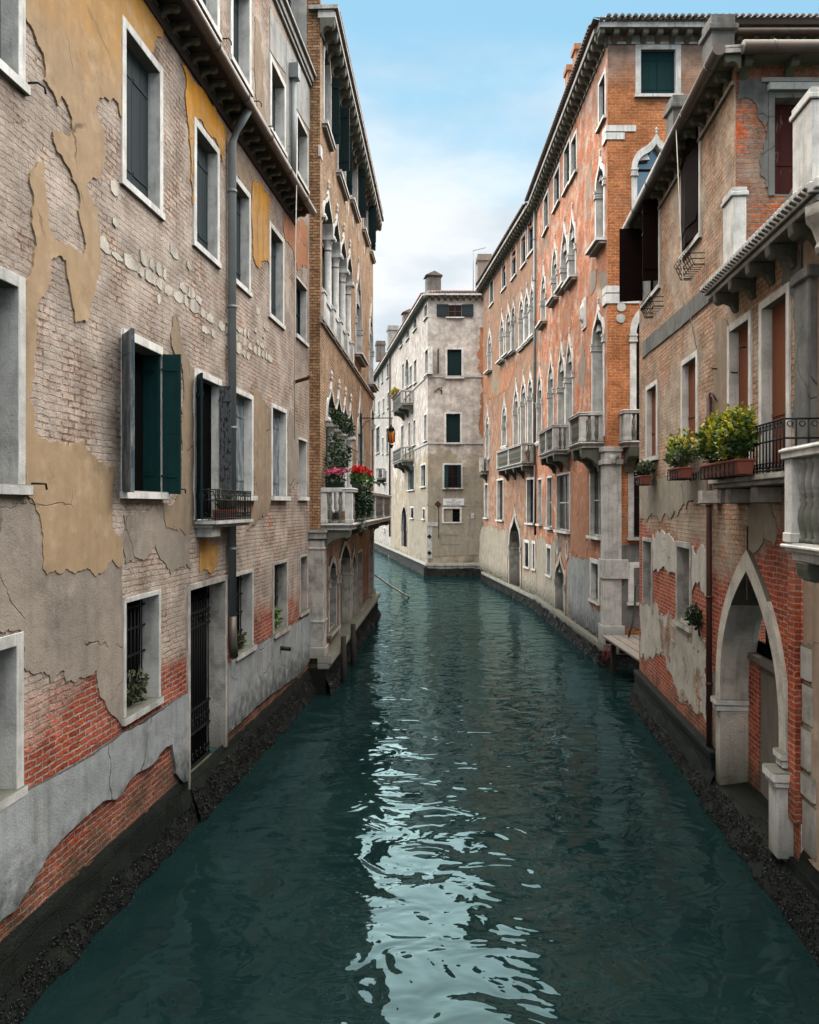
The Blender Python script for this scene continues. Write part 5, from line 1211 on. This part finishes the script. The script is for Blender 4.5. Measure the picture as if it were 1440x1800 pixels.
patch(F, H, [(868, 490), (945, 375), (945, 385), (868, 500)], 'rust_stain', .012, 73, .035, seg=.2, label='orange band under the cornice')
patch(F, H, [(850, 650), (880, 655), (905, 640), (903, 655), (890, 690), (870, 700), (850, 690)], 'rust_stain', .012, 74, .035, seg=.2)
patch(F, H, [(862, 655), (878, 655), (878, 690), (863, 690)], 'tan', .018, 75, .035, seg=.2)
c = cornice(F, H, 0, Ue3 + .2, ZE - .4, .5, .16, .5, .42, .3, .17, 'stone_dirty', bmat='stone_grey'); tile_roof(F, H, 0, Ue3 + .2, ZE - .15, .6, 6, .4, 'tile_grey')
p = .62; b0, b1 = F.u(939), F.u(873, p); balcony(F, H, b0, b1, 7.2, p, .95, corb=[b0 + .3 + (b1 - b0 - .6) * k_ / 3 for k_ in range(4)], ch=.55, cw=.22, ped=((b0 + b1) / 2,))
p = .5; b0, b1 = F.u(857), F.u(845, p); balcony(F, H, b0, b1, 7.3, p, .9, corb=(b0 + .3,), ch=.5)
m = F.mb(); m.box(0, Ue3 + .1, -.1, .14, .42, .6); m.build('ledge', M['stone'], H, .015)
crust(F, H, -.1, Ue3 + .2, [(.08, .44), (.11, .3), (.18, .03), (.28, -.4)], nsh=3500, zt=.36, seed=63, shell=.04)

# ================================================================== CORNER HOUSE AT THE BEND
YC = 59.0; XC = (752 - CX) / FPX * YC
F = FC = Facade((XC, YC), (1, 0), 1); ZE = 20.55
H = thing('corner_house', (XC + 3, YC + 6, 0), 'pale pinkish corner house at the bend, facing the viewer, with dark shutters', 'house', 'houses along the canal')
kw = dict(fw=.14, rec=.12, sill=.12, mat='stone', depth=.25)
w, q = window(F, H, 785, 815, 533, 560, fill='glass', shut='door_brown', **kw)
leaf(F, w, q[0], .04, 1, 175, .85, q[2], q[3] + .05, M['shut_grey']); leaf(F, w, q[1], .04, -1, 175, .85, q[2], q[3] + .05, M['shut_grey'])
window(F, H, 783, 815, 611, 666, fill='shut', shut='shut_green', **kw); window(F, H, 781, 812.5, 724, 781, fill='shut', shut='shut_green', **kw)
w, q = window(F, H, 778, 813.5, 814, 860, fill='glass', shut='door_dark', **kw)
leaf(F, w, q[0], .04, 1, 60, .5, q[2], q[3], M['shut_green']); leaf(F, w, q[1], .04, -1, 60, .5, q[2], q[3], M['shut_green'])
w, q = window(F, H, 777, 812, 891, 920, fill='bars', **{**kw, 'sill': .03})
m = F.mb(); m.box(q[0], (q[0] + q[1]) / 2 + .05, -.1, -.06, q[2], q[3]); m.build('blind', M['beige_render'], w)
F.wall(H, 'front_wall', M['C'], 0, 9, .3, ZE); F.holes = []
patch(F, H, [(752, 842), (777, 840), (777, 862), (814, 862), (814, 820), (845, 822), (858, 830), (858, 890), (752, 890)], 'beige_render', .015, 81, .012)
for k_, p_ in enumerate(([(752, 890), (776, 890), (776, 921), (752, 921)], [(813, 890), (858, 890), (858, 921), (813, 921)], [(752, 921), (858, 921), (858, 975), (752, 978)])): patch(F, H, p_, 'beige_render', .015, 84 + k_, 0)
m = F.mb(); u0, u1, z0, z1 = F.rect(777, 809, 938, 957); m.box(u0, u1, 0, .03, z0, z0 + .1); m.box(u0, u1, 0, .03, z1 - .1, z1); m.box(u0, u0 + .1, 0, .03, z0 + .1, z1 - .1); m.box(u1 - .1, u1, 0, .03, z0 + .1, z1 - .1); m.build('blind_panel', M['beige_render'], H)
m = F.mb(); u0, u1, z0, z1 = F.rect(751, 760, 925, 982); m.box(u0, u1, -.02, .05, z0, z1); m.box(u0, u1 + .4, -.02, .07, z1, z1 + .3); m.build('stone_strip', M['stone_grey'], H)
for x, y, s_ in ((755, 943, .17), (755, 972, .17), (770, 886, .24)): u, z_ = F.uz(x, y); m = F.mb(); m.slab([(u, z_ - s_), (u + s_, z_), (u, z_ + s_), (u - s_, z_)], .0, .07); m.build('wall_anchor', M['iron'] if s_ < .2 else M['rust'], H)
m = F.mb(); u, z_ = F.uz(771, 892); m.box(u - .02, u + .02, 0, .05, z_ - 2.2, z_); m.build('iron_rod', M['rust'], H)
for y in (662, 779):
    m = F.mb(); z_ = F.z(752, y); m.box(-.03, 9, -.02, .06, z_ - .06, z_ + .06); m.build('string_course', M['stone_grey'], H)
m = F.mb(); m.tube([(F.u(770), .05, F.z(770, 683)), (F.u(776), .06, F.z(776, 680)), (F.u(776), .06, F.z(776, 693))], .03, 5); m.tube([(F.u(763), .05, F.z(763, 688)), (F.u(770), .06, F.z(770, 684)), (F.u(778), .05, F.z(778, 688))], .03, 5); m.build('wall_anchor', M['rust'], H)
patch(F, H, [(843, 578), (850, 574), (853, 640), (856, 700), (855, 760), (846, 770), (845, 700), (840, 640)], 'rust_stain', .012, 82, .035, seg=.2, label='strip of bare red brick')
c = cornice(F, H, -.2, 9, ZE - .45, .45, .14, .45, .38, .3, .2, 'stone')
tile_roof(F, H, -.3, 9, ZE - .25, .5, 9, .28, 'tile')
# long side receding round the bend
FD = Facade((XC, YC), ((515 - CX) / FPX, 1), -1); F = FD
Um = F.u(688); Uz = F.u(655)
kw = dict(fw=.14, rec=.2, sill=.1, mat='stone', depth=.3)
for a in ((746, 752, 538, 566), (727, 733, 561, 586), (714.5, 720, 578, 602), (703.5, 708, 592, 614)): window(F, H, *a, fill='glass', shut='shut_green', **kw)
for a in ((747, 753.5, 616, 664), (727.5, 733, 634, 678), (720, 725, 644, 682)): window(F, H, *a, fill='shut', shut='shut_brown', **kw)
archwin(F, H, 713, 719.5, 628, 684, kind='round', fill='glass', shut='shut_green', mat='stone'); window(F, H, 707, 711, 640, 690, fill='glass', shut='shut_green', **kw)
for a in ((745.5, 751, 728, 778), (726.5, 731, 738, 785), (718, 722, 742, 790), (705, 710, 748, 790)): window(F, H, *a, fill='shut', shut='shut_brown', **kw)
for a in ((740, 749, 816, 858), (717, 729, 820, 864)): window(F, H, *a, fill='shut', shut='shut_green', **kw)
for a in ((722, 728, 890, 912), (743, 748, 892, 914)): window(F, H, *a, fill='bars', **{**kw, 'rec': .03})
archwin(F, H, 706, 716.5, 888, 960, kind='round', fill='shut', shut='shut_brown', mat='stone_grey', sill=0, name='water_door')
F.wall(H, 'side_wall', M['C'], 0, Um, .3, ZE); 
cornice(F, H, -.2, Um, ZE - .45, .45, .14, .45, .38, .3, .2, 'stone'); tile_roof(F, H, -.3, Um, ZE - .25, .5, 9, .28, 'tile')
F.holes = []; F.arch = []
for k_, p_ in enumerate(([(751, 862), (751, 890), (719, 888), (718, 870), (735, 866)], [(751, 916), (751, 985), (720, 968), (720, 914)], [(729, 888.6), (742, 889.5), (742, 915), (729, 914.5)])): patch(F, H, p_, 'beige_render', .015, 90 + k_, 0)
for z_ in (14.4, 9.55): m = F.mb(); m.box(0, Um, -.02, .06, z_ - .06, z_ + .06); m.build('string_course', M['stone_grey'], H)
p = 1.0; b0 = F.u(723)
for y, yb_, lab in ((688, 710, 'upper'), (785, 808, 'lower')):
    zf = F.z(724, yb_); b0, b1 = F.u(727), F.u(690, p); B = balcony(F, H, b0, b1, zf, p, 1.0, corb=(b0 + .3, (b0 + b1) / 2, b1 - .3), ch=.7, cw=.3, step=.3)
k = thing('flower_box', F.w(b1 - 2, p, F.z(724, 688)), 'yellow flower box on the far upper balcony of the corner house', 'flower box'); zf = F.z(724, 710)
m = F.mb(); m.box(b1 - 3.5, b1 - .2, p - .15, p + .15, zf + 1.0, zf + 1.2); m.build('trough', M['terracotta'], k); m = F.mb(); leaves(m, (b1 - 1.8, p, zf + 1.35), (1.8, .3, .35), 700, .16, random.Random(3)); m.build('foliage', M['leaf_yellow'], k)
m = F.mb(); m.box(0, Um, -.1, .14, .7, .95); m.build('ledge', M['stone'], H, .02)
m = FC.mb(); m.box(-.15, 9, -.1, .14, .7, .95); m.box(-.1, 9, -.1, .1, .45, .7); m.build('ledge', M['stone'], H, .02)
crust(FC, H, -.3, 8, [(.08, .6), (.14, .4), (.3, .03), (.4, -.4)], nsh=1500, zt=.5, seed=73, shell=.05)
crust(F, H, -.2, Um, [(.08, .8), (.14, .4), (.3, .03), (.4, -.4)], seed=74)
rf = [o for o in H.children if o.name.startswith('roof')][0]
def chim(F, x0, x1, yt, yb, of, par, mat, hat=True):
    a0, a1, z0, z1 = F.rect(x0, x1, yt, yb, of); w_ = a1 - a0; a0 += w_ * .5; w_ = min(w_, 1.1); a0 -= w_ / 2; a1 = a0 + w_
    m = F.mb(); m.box(a0, a1, of - w_, of, z0, z1 - .5)
    if hat: m.box(a0 + .1, a1 - .1, of - w_ + .1, of - .1, z1 - .5, z1 - .3); m.prism([(of + .15, z1 - .35), (of - w_ / 2, z1), (of - w_ - .15, z1 - .35)], a0 - .15, a1 + .15)
    else: m.box(a0 - .08, a1 + .08, of - w_ - .08, of + .08, z1 - .5, z1 - .3); m.box(a0 - .02, a1 + .02, of - w_ - .02, of + .02, z1 - .3, z1)
    return m.build('chimney', M[mat], par, .01)
chim(FC, 840, 864, 446, 530, -1.2, rf, 'grey_render', False)
chim(FD, 742, 757, 492, 540, -.8, rf, 'grey_soot'); chim(FD, 704, 713, 553, 580, -.8, rf, 'grey_soot')
m = FC.mb(); u, z_ = FC.uz(832, 500, -2); m.tube([(u, -2, z_ - 2), (u, -2, z_ + 2.5)], .03, 5); m.tube([(u - .05, -2, z_ + 2.5), (u + .95, -2, z_ + 2.75)], .025, 5); m.tube([(u + .2, -2, z_ - 1), (u + .2, -2, z_ + 2)], .025, 5)
tag(m.build('antenna', M['pipe']), 'thin roof antenna mast beside the brick chimney of the corner house', 'antenna')
# street sign and tile
def text(body, size, F, u, z, off, parent, mat, spacing=1.0):
    cu = bpy.data.curves.new('text', 'FONT'); cu.body = body; cu.size = size; cu.align_x = 'CENTER'; cu.extrude = .004; cu.space_character = spacing
    to = bpy.data.objects.new('text', cu); COL.objects.link(to); bpy.context.view_layer.update()
    me = bpy.data.meshes.new_from_object(to.evaluated_get(bpy.context.evaluated_depsgraph_get())); bpy.data.objects.remove(to)
    me.materials.clear(); me.materials.append(M[mat])
    o = bpy.data.objects.new('lettering', me); COL.objects.link(o); o.parent = parent
    wpos = F.w(u, off, z); o.location = wpos - WLOC[parent.name]; o.rotation_euler = (R(90), 0, 0)
    return o
F = FC; u0, u1, z0, z1 = F.rect(779, 816, 877, 888)
k = thing('street_sign', F.w((u0 + u1) / 2, .02, z0), 'white canal name sign with black capitals on the corner house', 'sign')
m = F.mb(); m.box(u0, u1, .0, .05, z0 - .02, z1 + .02); m.build('board', M['white'], k); uc = (u0 + u1) / 2
text('RIO', .15, F, uc, z1 - .13, .052, k, 'black', 1.2); text('MENUO O DE', .15, F, uc, z1 - .28, .052, k, 'black', 1.2); text('LA VERONA', .15, F, uc, z1 - .43, .052, k, 'black', 1.2)
u0, u1, z0, z1 = F.rect(827.5, 834, 903, 911); k = thing('number_plate', F.w(u0, .02, z0), 'small white wall tile with a dark red mark, right of the street sign', 'sign')
m = F.mb(); m.box(u0, u1, .0, .05, z0, z1); m.build('board', M['white'], k); m = F.mb(); uc = (u0 + u1) / 2
m.box(uc - .05, uc - .02, .05, .054, z0 + .06, z1 - .06); m.box(uc + .02, uc + .05, .05, .054, z0 + .06, z1 - .06); m.box(u0, u0 + .03, .05, .054, z0, z1); m.box(u1 - .03, u1, .05, .054, z0, z1); m.build('emblem', M['rust'], k)

# pale house further round the bend
F = FD
H = thing('canal_house', F.w((Um + Uz) / 2, -5, 0), 'pale grey house furthest away round the bend, partly hidden by the brick palace', 'house', 'houses along the canal')
for x0, x1, y, yb_ in ((680, 684, 640, 668), (671, 674, 650, 676), (664, 667, 660, 684), (681, 685, 690, 720), (673, 676, 700, 728), (665, 668, 705, 733), (661, 668, 752, 800), (672, 675, 768, 800), (679, 683, 752, 800), (664, 670, 825, 850), (676, 680, 826, 850), (681, 685, 890, 912), (675, 678, 926, 934)):
    window(F, H, x0, x1, y, yb_, fill='glass', shut='shut_green', fw=.16, mat='stone', sill=.1)
u = F.u(668); w, q = window(F, H, 656.5, 659.5, 700, 730, fill='glass', shut='shut_green', fw=.14)
F.wall(H, 'wall', M['D'], Um + .02, Uz + 12, .3, 20.4); F.holes = []
cornice(F, H, Um + .05, Uz + 12, 20.0, .45, .14, .7, .38, .3, .2, 'stone'); rf = tile_roof(F, H, Um + .05, Uz + 12, 20.2, .5, 9, .28, 'tile')
chim(F, 677, 686, 582, 640, -.2, rf, 'pale_render', False); chim(F, 658, 664, 606, 640, -.5, rf, 'grey_soot', False)
m = F.mb(); u = Um + .3; m.tube([(u, .12, 20), (u, .12, 2)], .09, 8); m.build('drainpipe', M['copper'], H)
for of_, zz in ((.0, 8.4),): balcony(F, H, F.u(678), F.u(661, .9), 8.0, .9, 1.0, corb=(F.u(676), F.u(668)), ch=.6, step=.4)
m = F.mb(); m.box(Um, Uz + 12, -.1, .14, .7, .95); m.build('ledge', M['stone'], H)
crust(F, H, Um, Uz + 12, [(.08, .8), (.14, .4), (.3, .03), (.4, -.4)], seed=75)

# ================================================================== small things on the water side
# wooden jetty between the two right-hand houses
e = FR1.w(Ue, 0, 0)
k = thing('wooden_jetty', (6.5, 22.2, 0), 'grey plank jetty bridging the side canal mouth on the right', 'jetty')
m = MB()
for j in range(6): m.box(5.86 + .3 * j, 6.14 + .3 * j, 20.95, 24.9, 1.02 + .004 * (j % 2), 1.08 + .004 * (j % 2))
m.build('deck', M['wood_old'], k, .008)
for y_ in (21.2, 23.0, 24.6): m = MB(); m.box(5.92, 7.6, y_, y_ + .16, .86, 1.02); m.build('beam', M['timber'], k)
for x_, y_ in ((6.1, 21.3), (6.1, 24.5)): m = MB(); m.tube([(x_, y_, -.6), (x_, y_, .86)], .08, 8); m.build('post', M['timber'], k)
m = MB(); m.tube([(6.95, 25.2, 2.55), (6.85, 24.9, 2.0), (6.7, 24.6, 1.5), (6.5, 24.3, 1.12)], .03, 8); tag(m.build('hose', M['iron']), 'black hose hanging from the barred window down to the jetty', 'hose')
m = MB(); rnd = random.Random(8)
for j in range(5):
    a = [(6.05 + .13 * math.cos(t_ * .8 + j) + rnd.gauss(0, .03), 25.15 + .06 * math.sin(t_ + j), .5 + .22 * math.sin(t_ * .8 + j * 1.3) + rnd.gauss(0, .03)) for t_ in range(9)]; m.tube(a, .009, 5)
tag(m.build('rope_coil', M['redrope']), 'tangled red rope on the corner of the gothic palace foot', 'rope')
